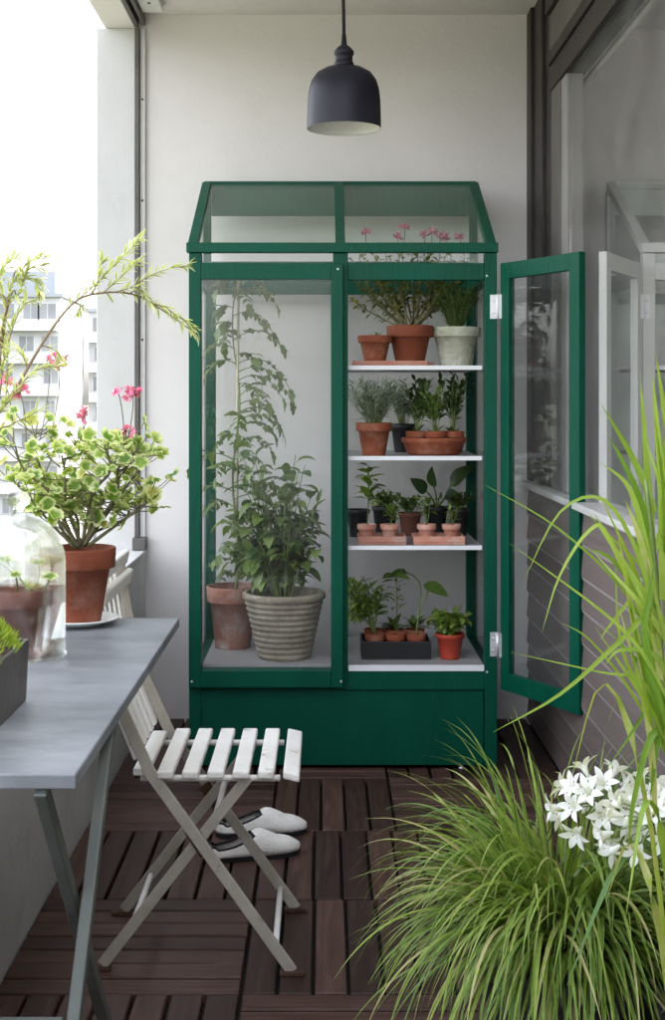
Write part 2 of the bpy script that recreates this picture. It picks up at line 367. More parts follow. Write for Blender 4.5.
def deckmat():
    m, nt, out = new_mat('dark hardwood decking'); L = nt.links.new
    b = N(nt, 'ShaderNodeBsdfPrincipled'); L(b.outputs[0], out.inputs[0]); b.inputs['Specular IOR Level'].default_value = 0.22
    ar = N(nt, 'ShaderNodeAttribute'); ar.attribute_name = 'r'
    at = N(nt, 'ShaderNodeAttribute'); at.attribute_name = 't'      # 0: boards along the balcony, 1: across
    tc = N(nt, 'ShaderNodeTexCoord')
    def grain(sc):
        mp = N(nt, 'ShaderNodeMapping'); mp.inputs['Scale'].default_value = sc; L(tc.outputs['Object'], mp.inputs[0])
        ad = N(nt, 'ShaderNodeVectorMath', operation='ADD'); L(mp.outputs[0], ad.inputs[0])
        cm = N(nt, 'ShaderNodeMath', operation='MULTIPLY'); L(ar.outputs['Fac'], cm.inputs[0]); cm.inputs[1].default_value = 37.0
        L(cm.outputs[0], ad.inputs[1])
        nz = N(nt, 'ShaderNodeTexNoise'); nz.inputs['Scale'].default_value = 3; nz.inputs['Detail'].default_value = 9; nz.inputs['Roughness'].default_value = 0.7
        L(ad.outputs[0], nz.inputs['Vector']); return nz
    g1, g2 = grain((22, 1.6, 8)), grain((1.6, 22, 8))
    mx = N(nt, 'ShaderNodeMix', data_type='FLOAT'); L(at.outputs['Fac'], mx.inputs[0]); L(g1.outputs['Fac'], mx.inputs[2]); L(g2.outputs['Fac'], mx.inputs[3])
    rp = ramp(nt, [(0.25, (0.026, 0.013, 0.0098)), (0.5, (0.058, 0.030, 0.0235)), (0.78, (0.112, 0.068, 0.056))]); L(mx.outputs[0], rp.inputs[0])
    hs = N(nt, 'ShaderNodeHueSaturation'); L(rp.outputs[0], hs.inputs['Color'])
    mr = N(nt, 'ShaderNodeMapRange'); mr.inputs[3].default_value = 0.6; mr.inputs[4].default_value = 1.5; L(ar.outputs['Fac'], mr.inputs[0]); L(mr.outputs[0], hs.inputs['Value'])
    L(hs.outputs[0], b.inputs['Base Color'])
    r2 = N(nt, 'ShaderNodeMapRange'); r2.inputs[3].default_value = 0.36; r2.inputs[4].default_value = 0.62; L(mx.outputs[0], r2.inputs[0]); L(r2.outputs[0], b.inputs['Roughness'])
    bp = N(nt, 'ShaderNodeBump'); bp.inputs['Strength'].default_value = 0.35; bp.inputs['Distance'].default_value = 0.004; L(mx.outputs[0], bp.inputs['Height']); L(bp.outputs[0], b.inputs['Normal'])
    return m
M['deck'] = deckmat()

# ================================================================== SETTING
XL, XR, YB, ZC = -0.71, 0.80, F / 252.0, 2.79
Y0 = -2.5                                                            # where the balcony is cut off behind the viewer
rnd = random.Random(5)
# deck of slatted tiles
mb = MB()
rows = [(3.97, 4.515, ((-0.71, -0.16, 1), (-0.16, 0.21, 0), (0.21, 0.80, 1))), (3.425, 3.97, ((-0.71, -0.18, 0), (-0.18, 0.27, 0), (0.27, 0.80, 0))),
        (2.88, 3.425, ((-0.71, -0.18, 1), (-0.18, 0.36, 0), (0.36, 0.80, 1))), (2.335, 2.88, ((-0.71, -0.18, 0), (-0.18, 0.36, 1), (0.36, 0.80, 0))),
        (4.515, YB, ((-0.71, -0.16, 0), (-0.16, 0.21, 1), (0.21, 0.80, 0)))]
y = 2.335; k = 0
while y > Y0:
    y2 = max(Y0, y - 0.545); a = k % 2
    rows.append((y2, y, ((-0.71, -0.18, 1 - a), (-0.18, 0.36, a), (0.36, 0.80, 1 - a)))); y = y2; k += 1
def deck_slat(x0, x1, y0, y1, t):
    g, c, z0, z1 = 0.0042, 0.003, -0.024, 0.0
    x0 += g; x1 -= g; y0 += g; y1 -= g
    dz = rnd.uniform(-0.0012, 0.0006); z1 += dz
    vs = [(x0, y0, z0), (x1, y0, z0), (x1, y1, z0), (x0, y1, z0), (x0, y0, z1 - c), (x1, y0, z1 - c), (x1, y1, z1 - c), (x0, y1, z1 - c),
          (x0 + c, y0 + c, z1), (x1 - c, y0 + c, z1), (x1 - c, y1 - c, z1), (x0 + c, y1 - c, z1)]
    mb.add(vs, [(0, 1, 5, 4), (1, 2, 6, 5), (2, 3, 7, 6), (3, 0, 4, 7), (4, 5, 9, 8), (5, 6, 10, 9), (6, 7, 11, 10), (7, 4, 8, 11), (8, 9, 10, 11)], [t] * 12, rnd.random())
for (ya, yb, cells) in rows:
    for (xa, xb, across) in cells:
        if across:
            n = max(1, round((yb - ya) / 0.0775))
            for i in range(n): deck_slat(xa, xb, ya + (yb - ya) * i / n, ya + (yb - ya) * (i + 1) / n, 1.0)
        else:
            n = max(1, round((xb - xa) / 0.0765))
            for i in range(n): deck_slat(xa + (xb - xa) * i / n, xa + (xb - xa) * (i + 1) / n, ya, yb, 0.0)
struct(mb.build('floor_decking', M['deck']))
struct(MB().box(-0.905, 0.86, Y0, YB, -0.22, -0.026).build('floor_slab', M['underlay']))
YC = 2.8                                                             # roof slab stops short, out of view, so the sky lights seat and floor
struct(MB().box(-0.905, 0.86, YC, YB + 0.2, ZC, ZC + 0.22).build('ceiling', M['ceiling']))
# far ground
g = MB(); g.add([(-3000, -3000, -15), (3000, -3000, -15), (3000, 3000, -15), (-3000, 3000, -15)], [(0, 1, 2, 3)]); struct(g.build('ground', M['ground']))

w = MB().box(-0.905, -0.751, YB - 0.012, YB + 0.2, -0.22, 2.734).build('wall_pier', M['pier'], loc=(-0.83, YB, 0), bevel=0.004)
tag(w, 'pale toned down pier between the open balcony side and the end wall', 'pier')
w = MB().box(-0.750, XR + 0.06, YB, YB + 0.2, -0.22, ZC).build('plaster_wall', M['plaster'], loc=(0, YB, 0))
tag(w, 'white plastered end wall standing behind the green greenhouse cabinet', 'wall')
w = MB().box(-0.905, XR + 0.06, Y0 - 0.2, Y0, -0.22, ZC).build('plaster_wall', M['plaster'], loc=(0, Y0, 0))  # added wall: keeps the mirrored horizon line out of the cabinet panes
tag(w, 'unseen white wall added behind the viewer to be mirrored evenly in the panes', 'wall')
pw = thing('parapet_wall', 'grey white painted balcony parapet running beside the table', 'parapet', (XL - 0.08, 2, 0))
MB().box(-0.87, XL, Y0, YB - 0.014, -0.22, 0.645).build('wall', M['parapet'], pw, bevel=0.006)
MB().box(-0.885, XL + 0.004, Y0, YB - 0.014, 0.646, 0.670).build('coping', M['parapet'], pw, bevel=0.004)
bm_ = MB().box(-0.87, -0.752, YC, YB, 2.735, ZC - 0.001).build('roof_beam', M['plaster'], loc=(-0.81, 2, 2.735), bevel=0.004)
tag(bm_, 'shallow white beam along the open edge of the balcony ceiling', 'beam')
# blind track under the ceiling and its side rail on the wall
tr = thing('blind_track', 'dark double track fixed under the ceiling beside the beam', 'blind track', (-0.73, 3, 2.76))
MB().box(-0.750, -0.736, YC, YB - 0.02, 2.735, ZC - 0.001).build('rail', M['track'], tr)
MB().box(-0.722, -0.710, YC, YB - 0.02, 2.742, ZC - 0.001).build('rail', M['track'], tr)
e = MB().box(-0.706, -0.625, YC, YB - 0.13, 2.762, ZC - 0.001).build('cover_plate', M['pale_metal'], tr, bevel=0.002)
for yy in (4.95, 5.1): MB().lathe([(0.006, 0), (0.006, -0.004), (0.0, -0.005)], (-0.665, yy, 2.762), 10).build('screw', M['track'], e)
gr = thing('guide_rail', 'narrow dark vertical rail in the corner of the end wall', 'rail', (-0.74, YB - 0.02, 0.65))
MB().box(-0.750, -0.734, YB - 0.035, YB - 0.001, 0.722, 2.73).build('channel', M['track'], gr)
MB().box(-0.731, -0.712, YB - 0.018, YB - 0.001, 0.722, 2.73).build('strip', M['pale_metal'], gr)
MB().box(-0.757, -0.705, YB - 0.06, YB - 0.001, 0.672, 0.720).build('bracket', M['track'], gr, bevel=0.003)
for zz in (0.95, 1.5, 2.05, 2.45): MB().ball((-0.722, YB - 0.018, zz), 0.005, 0.003, 0.005).build('screw', M['track'], gr)

# ------------------------------------------------------------------ window side: siding below, glass above
sw = thing('clad_wall', 'brown grey board siding below the window sill', 'wall', (0.86, 2, 0))
mb, me_ = MB(), MB()
z = 0.0; ztop = 0.918
nb = 9; pitch = (ztop) / nb
for i in range(nb):
    za, zb = i * pitch, (i + 1) * pitch
    x0, xt = XR, XR + 0.012
    # one lapped board: proud at its foot, leaning back to its head
    pr = [(0.86, za), (x0, za + 0.0), (x0, za + 0.006), (xt - 0.004, zb - 0.010), (0.86, zb - 0.0005)]
    n = len(pr)
    vs = [(x, yy, zz) for yy in (Y0, YB - 0.001) for (x, zz) in pr]
    mb.add(vs, [tuple(range(n)), tuple(range(2 * n - 1, n - 1, -1))] + [(k, k + n, (k + 1) % n + n, (k + 1) % n) for k in range(n)], r=rnd.random())
    me_.bar((xt - 0.004, Y0, zb - 0.006), (xt - 0.004, YB - 0.002, zb - 0.006), 0.009, 0.008)
mb.build('siding', M['siding'], sw)
me_.build('edge_highlight', M['siding_highlight'], sw)
MB().box(0.862, 0.90, Y0, YB, -0.2, 0.93).build('core', M['underlay'], sw)

wn = thing('picture_window', 'large balcony window with dark timber frame above the siding', 'window', (0.84, 2, 0.94))
XG = 0.836
fr = MB()
for (y0, y1, x0, x1) in ((5.25, YB - 0.001, 0.800, 0.90), (5.13, 5.247, 0.812, 0.90), (5.02, 5.127, 0.806, 0.90), (4.91, 5.017, 0.820, 0.90)):
    fr.box(x0, x1, y0, y1, 0.945, ZC - 0.001)
for (z0, z1, x0) in ((2.66, ZC - 0.002, 0.800), (2.475, 2.52, 0.808), (2.385, 2.473, 0.818)):
    fr.box(x0, 0.90, Y0, 4.908, z0, z1)
fr.build('frame', M['dark_wood'], wn, bevel=0.003)
MB().box(0.815, 0.90, Y0, 4.908, 2.522, 2.658).build('header_panel', M['grey_wood'], wn, bevel=0.003)
MB().box(0.822, 0.885, 4.72, 4.908, 0.945, 2.383).build('sash', M['grey_wood'], wn, bevel=0.004)
MB().box(0.826, 0.885, 4.62, 4.718, 0.945, 2.383).build('sash', M['grey_sash'], wn, bevel=0.004)
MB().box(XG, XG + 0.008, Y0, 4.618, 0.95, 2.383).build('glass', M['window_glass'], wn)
MB().box(0.775, 0.90, Y0, YB - 0.002, 0.921, 0.944).build('sill', M['sill'], wn, bevel=0.004)
# the room behind the glass
tag(MB().box(0.905, 3.6, 5.42, 5.56, -0.1, 2.75).build('room_wall', M['room'], loc=(2, 5.42, 0)), 'pale grey wall at the end of the room behind the window', 'wall')
tag(MB().box(3.602, 3.74, Y0, 5.56, -0.1, 2.75).build('room_wall', M['room'], loc=(3.6, 2, 0)), 'pale grey inner wall facing the window across the room', 'wall')
struct(MB().box(0.905, 3.6, Y0, 5.42, -0.1, 0.0).build('room_floor', M['room_floor']))
struct(MB().box(0.905, 3.74, Y0 - 0.14, 5.56, 2.752, 2.9).build('room_ceiling', M['room']))
rl = thing('reflected_beam_rail', 'white ladder shaped stand-in behind the window glass for the reflected beam track', 'rail', (0.93, 3, 2.37))  # added rails in place of the beam track mirrored in the glass
MB().box(0.922, 0.938, Y0, 5.05, 2.392, 2.408).build('rail', M['white_frame'], rl)
MB().box(0.915, 0.975, Y0, 5.2, 2.50, 2.55).build('rail', M['white_frame'], rl)
for yy in (0.8, 1.6, 2.4, 3.2, 4.05, 5.0): MB().box(0.924, 0.936, yy, yy + 0.02, 2.409, 2.499).build('rung', M['white_frame'], rl)

# ================================================================== GREENHOUSE CABINET AND ITS BUILT REFLECTION
S1 = 293.0; D1 = F / S1; SB = 258.0; DB = F / SB
def gx(px): return (px - CX) / S1
def gz(py): return H + (CY - py) / S1
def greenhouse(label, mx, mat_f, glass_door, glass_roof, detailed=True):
    """mx maps a cabinet x to its place (the built reflection behind the window is handed the other way)"""
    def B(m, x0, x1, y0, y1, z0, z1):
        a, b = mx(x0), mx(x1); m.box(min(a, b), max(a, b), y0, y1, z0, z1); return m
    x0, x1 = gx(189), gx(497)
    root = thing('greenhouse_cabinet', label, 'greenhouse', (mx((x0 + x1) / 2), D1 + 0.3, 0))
    zt, ze = gz(263), gz(253)
    pw_ = 0.042
    f = MB()
    xc0, xc1 = gx(333), gx(348)
    yf0, yf1 = D1, D1 + 0.04
    # four corner posts, the middle post, rails
    for (a, b) in ((x0, x0 + pw_), (x1 - pw_, x1)):
        B(f, a, b, yf0, yf1, 0.012, ze)
        B(f, a, b, DB - 0.04, DB, 0.012, ze)
    B(f, xc0, xc1, yf0 + 0.002, yf1, gz(690), ze)
    B(f, xc0, xc1, DB - 0.036, DB - 0.002, gz(690), ze)
    for (a, b) in ((x0 + pw_, xc0), (xc1, x1 - pw_)):
        B(f, a, b, yf0 + 0.002, yf1, gz(280), zt)
        B(f, a, b, yf0 + 0.002, yf1, gz(690), gz(669))
        B(f, a, b, DB - 0.038, DB - 0.002, gz(281), zt)
        B(f, a, b, DB - 0.038, DB - 0.002, gz(690), gz(669))
    for a in (x0 + 0.002, x1 - pw_ + 0.002):
        for (za, zb) in ((gz(280), zt), (gz(690), gz(669))):
            B(f, a, a + pw_ - 0.004, yf1, DB - 0.04, za, zb)
    f.build('frame', mat_f, root, bevel=0.002)
    # base
    b_ = MB(); B(b_, x0 + 0.004, gx(484), D1 + 0.012, D1 + 0.03, gz(766), gz(690) - 0.001)
    b_.build('base_panel', mat_f, root, bevel=0.002)
    b_ = MB(); B(b_, x0 + 0.003, x0 + 0.015, yf1 + 0.001, DB - 0.041, 0.03, gz(690) - 0.001); b_.build('side_panel', mat_f, root)
    b_ = MB(); B(b_, x1 - 0.015, x1 - 0.003, yf1 + 0.001, DB - 0.041, 0.03, gz(690) - 0.001); b_.build('side_panel', mat_f, root)
    b_ = MB(); B(b_, x0 + 0.045, x1 - 0.045, DB - 0.02, DB - 0.008, 0.03, gz(690) - 0.001); b_.build('rear_panel', mat_f, root)
    for a in (x0 + 0.021, gx(462), x1 - 0.021):
        for yy in (D1 + 0.02, DB - 0.02):
            q = MB(); q.lathe([(0.012, 0.0), (0.012, 0.006), (0.005, 0.008), (0.005, 0.03)], (mx(a), yy, 0.0), 12); q.build('foot', M['steel'], root)
    fl = MB(); B(fl, x0 + 0.043, xc0 - 0.001, yf1 + 0.001, DB - 0.041, gz(671), gz(666)); B(fl, xc1 + 0.001, x1 - 0.043, yf0 + 0.004, DB - 0.041, gz(671), gz(666)); B(fl, xc0, xc1, yf1 + 0.001, DB - 0.041, gz(671) , gz(666))
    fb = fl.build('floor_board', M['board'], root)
    fl = MB(); B(fl, xc1 + 0.002, x1 - 0.044, yf0 + 0.0005, yf0 + 0.0035, gz(671) , gz(665)); fl.build('edge_strip', M['shelf'], fb)
    # fixed panes
    for (a, b) in ((x0 + pw_, xc0), (xc1, x1 - pw_)):
        p = MB(); B(p, a, b, DB - 0.022, DB - 0.018, gz(669), gz(281)); p.build('rear_pane', glass_door, root)
        p = MB(); B(p, a, b, yf0 + 0.018, yf0 + 0.022, zt, ze); p.build('strip_pane', glass_door, root)
    for a in (x0 + 0.02, x1 - 0.024):
        p = MB(); B(p, a, a + 0.004, yf1, DB - 0.04, gz(669), gz(280)); p.build('side_pane', glass_door, root)
    # shelves on the open side
    for py in (366, 457, 547):
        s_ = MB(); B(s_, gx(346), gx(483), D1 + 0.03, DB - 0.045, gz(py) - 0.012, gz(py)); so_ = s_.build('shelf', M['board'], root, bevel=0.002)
        s_ = MB(); B(s_, gx(346), gx(483), D1 + 0.0235, D1 + 0.0295, gz(py) - 0.013, gz(py) + 0.002); s_.build('edge_strip', M['shelf'], so_, bevel=0.001)
    # lean-to roof: front eave, ridge at the back, rafters, panes
    za, zr = gz(243), H + (CY - 183) / SB
    ya, yr = D1 - 0.012, DB - 0.012
    xa, xb = gx(186.5), gx(498)
    r = MB()
    B(r, xa, xb, ya, ya + 0.036, gz(253) + 0.001, za)
    B(r, xa + 0.008, xb - 0.008, yr - 0.028, yr, zr - 0.030, zr)
    up = V((0, -(zr - za), (yr - ya))).normalized()
    for xx in (xa + 0.018, (xc0 + xc1) / 2, xb - 0.018):
        r.bar((mx(xx), ya + 0.034, za - 0.020), (mx(xx), yr - 0.026, zr - 0.018), 0.034, 0.032, up)
    for xx in (xa + 0.018, xb - 0.018):
        B(r, xx - 0.016, xx + 0.016, yr - 0.03, yr - 0.002, ze + 0.001, zr - 0.031)
    B(r, xa + 0.036, xb - 0.036, yr - 0.026, yr - 0.002, H + (CY - 217) / SB, zr - 0.031)
    B(r, xa + 0.036, xb - 0.036, yr - 0.026, yr - 0.002, ze + 0.002, ze + 0.03)
    rf = r.build('roof_frame', mat_f, root, bevel=0.002)
    for (a, b) in ((xa + 0.036, (xc0 + xc1) / 2 - 0.018), ((xc0 + xc1) / 2 + 0.018, xb - 0.036)):
        p = MB(); p.bar((mx((a + b) / 2), ya + 0.037, za - 0.014), (mx((a + b) / 2), yr - 0.029, zr - 0.012), b - a, 0.004, up); p.build('roof_pane', glass_roof, rf)
    for xx in (xa + 0.016, xb - 0.020):                               # glass gables
        p = MB(); X0, X1 = mx(xx), mx(xx + 0.004)
        vs = [(X, yy, zz) for X in (X0, X1) for (yy, zz) in ((ya + 0.04, ze + 0.004), (yr - 0.03, ze + 0.004), (yr - 0.03, zr - 0.036), (ya + 0.04, za - 0.038))]
        p.add(vs, [(0, 1, 2, 3), (7, 6, 5, 4), (0, 4, 5, 1), (1, 5, 6, 2), (2, 6, 7, 3), (3, 7, 4, 0)]); p.build('gable_pane', glass_door, rf)
    # closed door (proud of the frame) and open door
    d0, d1_ = gx(189.5), gx(343)
    dm = MB(); yd0, yd1 = D1 - 0.026, D1 - 0.002
    zt2, zb2 = gz(264), gz(686)
    sw_ = 0.041
    B(dm, d0, d0 + sw_, yd0, yd1, zb2, zt2); B(dm, d1_ - sw_, d1_, yd0, yd1, zb2, zt2)
    B(dm, d0 + sw_, d1_ - sw_, yd0, yd1, zt2 - 0.055, zt2); B(dm, d0 + sw_, d1_ - sw_, yd0, yd1, zb2, zb2 + 0.058)
    dr = dm.build('door', mat_f, root, bevel=0.002)
    p = MB(); B(p, d0 + sw_, d1_ - sw_, yd0 + 0.010, yd0 + 0.014, zb2 + 0.058, zt2 - 0.055); p.build('pane', glass_door, dr)
    # open door: a plane from hinge to free edge
    hp = V((gx(499.5), D1 - 0.018, 0)); fp = V(((579 - CX) / 320.5, F / 320.5, 0))
    e_ = (fp - hp).normalized(); n_ = V((e_.y, -e_.x, 0)); Ld = (fp - hp).length; T = 0.026
    def OB(m, u0, u1, v0, v1, z0, z1):
        vs = []
        for u in (u0, u1):
            for v in (v0, v1):
                for zz in (z0, z1):
                    q = hp + e_ * u - n_ * v; vs.append((mx(q.x), q.y, zz))
        m.add(vs, [(0, 1, 3, 2), (4, 6, 7, 5), (0, 4, 5, 1), (2, 3, 7, 6), (0, 2, 6, 4), (1, 5, 7, 3)])
    zt3, zb3 = gz(264), gz(688)
    dm = MB(); OB(dm, 0, 0.048, 0, T, zb3, zt3); OB(dm, Ld - 0.05, Ld, 0, T, zb3, zt3)
    OB(dm, 0.048, Ld - 0.05, 0.0005, T - 0.0005, zt3 - 0.055, zt3 - 0.0005); OB(dm, 0.048, Ld - 0.05, 0.0005, T - 0.0005, zb3 + 0.0005, zb3 + 0.06)
    dr = dm.build('door', mat_f, root, bevel=0.002); dr['label'] = 'glazed door standing open on its hinges'
    p = MB(); OB(p, 0.048, Ld - 0.05, 0.011, 0.015, zb3 + 0.06, zt3 - 0.055); p.build('pane', M['door_glass'], dr)
    for (a_, b_2, yy) in ((341, 680, yd0), (192.5, 680, yd0), (487, 672, yf0 + 0.0), (487, 276, yf0), (338, 270, yd0)):
        w_ = MB(); w_.ball((mx(gx(a_)), yy, gz(b_2)), 0.0042, 0.0018, 0.0042); w_.build('screw', M['hinge'], root)
    # hinges
    for (ya_, yb_, mt) in ((295, 319, 'shelf'), (632, 656, 'hinge')):
        h = MB(); B(h, gx(490), gx(496.5), D1 - 0.004, D1 - 0.0005, gz(yb_), gz(ya_)); B(h, gx(498), gx(504), D1 - 0.0255, D1 - 0.0215, gz(yb_), gz(ya_))
        h.tube([(mx(gx(497.3)), D1 - 0.012, gz(yb_)), (mx(gx(497.3)), D1 - 0.012, gz(ya_))], 0.006, 8)
        for zz in (0.25, 0.75):
            h.ball((mx(gx(493)), D1 - 0.005, gz(yb_) * (1 - zz) + gz(ya_) * zz), 0.0045, 0.003, 0.0045)
        h.build('hinge', M[mt], root)
    return root
greenhouse('green framed glass greenhouse cabinet full of potted plants, one door open', lambda x: x, M['green'], M['glass'], M['roof_glass'])
greenhouse('white framed stand-in behind the window glass for the reflection of the greenhouse cabinet', lambda x: 2 * XG - x, M['white_frame'], M['door_glass'], M['door_glass'])  # mirror image of the cabinet built as an object; no second cabinet stands there

# ================================================================== POTS AND PLANTS
def pot_prof(rt, h, rim=0.22, taper=0.68, wall=0.08, lip=1.09):
    rb = rt / lip * taper; rr = rt / lip; zr = h * (1 - rim)
    rz = rb + (rr - rb) * (1 - rim)
    return [(0.0, 0.0), (rb, 0.0), (rb * 1.01, 0.004), (rz, zr - 0.002), (rt * 0.965, zr), (rt * 0.975, zr + 0.003), (rt, h - 0.004), (rt * 0.985, h), (rt * (1 - wall), h), (rt * (1 - wall) * 0.96, h * 0.84)]
def pot(root, base, rt, h, mat, rim=0.22, taper=0.68, name='pot', n=40, fill=True):
    m = MB(); m.lathe(pot_prof(rt, h, rim, taper), base, n); o = m.build(name, mat, root)
    if fill:
        s = MB(); rs = rt * 0.90
        vs = [V(base) + V((0, 0, h * 0.90))]; k = 18
        for ring in (0.5, 1.0):
            for i in range(k):
                an = 2 * PI * i / k; vs.append(V(base) + V((rs * ring * math.cos(an), rs * ring * math.sin(an), h * 0.87 + rnd.uniform(-0.004, 0.005))))
        fs = [(0, 1 + i, 1 + (i + 1) % k) for i in range(k)] + [(1 + i, 1 + k + i, 1 + k + (i + 1) % k, 1 + (i + 1) % k) for i in range(k)]
        s.add(vs, fs, smooth=True); s.build('soil', M['soil'], root)
    return o
def saucer_prof(r, h, t=0.006):
    return [(0.0, 0.0), (r * 0.85, 0.0), (r * 0.97, h * 0.5), (r, h), (r - t, h), (r * 0.8, t), (0.0, t)]
def rdir(q, lo=-0.3, hi=1.0):
    a = q.uniform(0, 2 * PI); z = q.uniform(lo, hi); s = math.sqrt(max(0, 1 - z * z)); return V((s * math.cos(a), s * math.sin(a), z))
def bez(a, b, c, n=8): return [a * (1 - u) ** 2 + b * 2 * u * (1 - u) + c * u * u for u in [i / n for i in range(n + 1)]]
def grow(st, lf, q, path, n, L, W, shape='ovate', u0=0.25, u1=1.0, droop=0.5, fold=0.25, along=0.5, segs=5, jit=0.35, petiole=0.0):
    """leaves in a spiral along a stem"""
    m = len(path) - 1; an = q.uniform(0, 6.28)
    for i in range(n):
        u = u0 + (u1 - u0) * (i + q.random() * 0.6) / max(1, n); u = min(u, 1.0)
        k = min(int(u * m), m - 1); p = path[k].lerp(path[k + 1], u * m - k)
        t = (path[k + 1] - path[k]).normalized()
        a = t.cross(V((0.2, 0.3, 0.9)));
        if a.length < 0.1: a = t.cross(V((1, 0, 0)))
        a.normalize(); b = t.cross(a); an += 2.4 + q.uniform(-0.3, 0.3)
        rad = a * math.cos(an) + b * math.sin(an)
        d = (rad * (1 - along) + t * along + V((q.uniform(-jit, jit), q.uniform(-jit, jit), q.uniform(-jit, jit)))).normalized()
        sc = q.uniform(0.7, 1.15)
        if petiole:
            p2 = p + d * petiole * sc; st.tube([p, p2], 0.0008, 4, False); p = p2
        lf.leaf(p, d, V((q.uniform(-0.3, 0.3), q.uniform(-0.3, 0.3), 1)), L * sc, W * sc, shape, droop * q.uniform(0.5, 1.5), fold, segs, q.random())
def bush(root, q, base, nst, hgt, spread, lfmat, stmat, L, W, nl, shape='ovate', sr=0.002, u0=0.3, along=0.5, droop=0.5, lean=(0, 0, 0), sname='stem', segs=5, petiole=0.0, hvar=0.35):
    st, lf = MB(), MB()
    for i in range(nst):
        a = q.uniform(0, 2 * PI); rr = spread * math.sqrt(q.random()); h = hgt * q.uniform(1 - hvar, 1.0)
        end = V(base) + V((rr * math.cos(a), rr * math.sin(a) , h)) + V(lean) * h
        p0 = V(base) + V((rr * 0.18 * math.cos(a), rr * 0.18 * math.sin(a), 0))
        mid = p0.lerp(end, 0.5) + V((-0.15 * rr * math.cos(a), -0.15 * rr * math.sin(a), h * 0.12)) + rdir(q) * spread * 0.12
        path = bez(p0, mid, end)
        st.tube(path, [sr * (1 - 0.7 * k / 8) for k in range(9)], 5)
        grow(st, lf, q, path, nl, L, W, shape, u0, 1.0, droop, 0.25, along, segs, petiole=petiole)
    st.build(sname, M[stmat], root); return lf.build('foliage', M[lfmat], root)

# ---- inside the closed half: old terracotta pot with a staked tomato, ribbed pot with a pepper plant
q = random.Random(11)
zf = gz(666)
P = V((gx(233) * 293 / 272, F / 272, zf))
t = thing('potted_tomato', 'tall staked tomato plant in a weathered terracotta pot inside the greenhouse', 'potted plant', P)
pot(t, P, 0.098, 0.225, M['terra_old'], 0.25, 0.72)
top = V((P.x + 0.018, P.y, zf + 1.36))
MB().tube([P + V((0.012, 0, 0.15)), top + V((0.002, 0, 0.02))], 0.005, 6).build('stake', M['stake'], t)
st, lf = MB(), MB()
main = [P + V((0.004, 0, 0.19))] + [P + V((0.012 + 0.014 * math.sin(i * 1.3), 0.012 * math.cos(i * 1.7) - 0.008, 0.19 + 1.17 * i / 10)) for i in range(1, 11)]
main = spline(main, 40); st.tube(main, [0.0055 - 0.003 * i / (len(main) - 1) for i in range(len(main))], 6)
for i in range(48):
    u = 0.05 + 0.95 * (i / 47) ** 1.15; k = min(int(u * (len(main) - 1)), len(main) - 2); p = main[k]
    a = i * 2.4 + q.uniform(-0.4, 0.4)
    if i % 3 == 0: a = q.uniform(-0.9, 0.5)
    d = V((math.cos(a), 0.65 * math.sin(a), 0)); ln = q.uniform(0.12, 0.205) * (1.15 if u < 0.5 else 1.0 if u < 0.85 else 0.7) * (0.75 if d.x < 0 else 1.1)
    path = bez(p, p + d * ln * 0.6 + V((0, 0, ln * 0.35)), p + d * ln + V((0, 0, -ln * q.uniform(0.05, 0.55))), 8)
    st.tube(path, [0.0022 - 0.0012 * j / 8 for j in range(9)], 4)
    for j in range(2, 9):
        tt = (path[min(j + 1, 8)] - path[j - 1]).normalized(); sd = tt.cross(V((0, 0, 1))).normalized()
        if j < 8:
            for sg in (-1, 1):
                big = (1.0 if j % 2 == 0 else 0.55) * q.uniform(0.7, 1.2)
                lf.leaf(path[j], sd * sg + tt * 0.5 + V((0, 0, q.uniform(-0.6, 0.5))), V((0, -0.5, 1)) + rdir(q) * 0.6, 0.056 * big, 0.032 * big, 'jag', 0.7, 0.2, 6, q.random())
        else:
            lf.leaf(path[j], tt + V((0, 0, -0.4)), V((0, 0, 1)) + rdir(q) * 0.3, 0.060, 0.036, 'jag', 0.7, 0.2, 6, q.random())
st.build('stem', M['stem'], t); lf.build('foliage', M['l_tomato'], t)

P = V((gx(284) * 293 / 284, F / 283, zf))
t = thing('potted_pepper', 'leafy dark green pepper plant in a ribbed beige stoneware pot', 'potted plant', P)
pr = [(0.0, 0.0), (0.088, 0.0)]
nr = 10
for i in range(nr):
    r0 = 0.090 + 0.046 * i / nr; z0 = 0.004 + 0.20 * i / nr; dz = 0.20 / nr
    pr += [(r0, z0), (r0 + 0.006, z0 + dz * 0.3), (r0 + 0.007, z0 + dz * 0.6), (r0 + 0.003, z0 + dz * 0.95)]
pr += [(0.140, 0.206), (0.147, 0.212), (0.147, 0.226), (0.140, 0.232), (0.128, 0.230), (0.118, 0.18)]
m = MB(); m.lathe(pr, P, 48, wob=0.004); bo = m.build('pot', M['basket'], t)
m = MB(); m.lathe([(0.0, 0.195), (0.06, 0.192), (0.122, 0.188)], P, 24); m.build('soil', M['soil'], t)
st, lf = MB(), MB()
for i in range(46):
    a = q.uniform(0, 2 * PI); rr = 0.185 * math.sqrt(q.random()); hh = q.uniform(0.18, 0.56) * (1.15 - rr * 1.7)
    p0 = P + V((0.02 * math.cos(a), 0.02 * math.sin(a), 0.19)); end = P + V((max(-0.20, min(0.125, rr * math.cos(a) - 0.025)), rr * math.sin(a) * 0.7, 0.19 + hh))
    path = bez(p0, p0.lerp(end, 0.5) + V((-0.03 * math.cos(a), -0.03 * math.sin(a), 0.04)), end)
    st.tube(path, [0.004 - 0.0028 * k / 8 for k in range(9)], 5)
    grow(st, lf, q, path, 9, 0.078, 0.042, 'ovate', 0.2, 1.0, 1.0, 0.3, 0.35, 6, petiole=0.012)
tip = [P + V((0.05, -0.02, 0.35)), P + V((0.09, -0.03, 0.48)), P + V((0.125, -0.03, 0.565))]
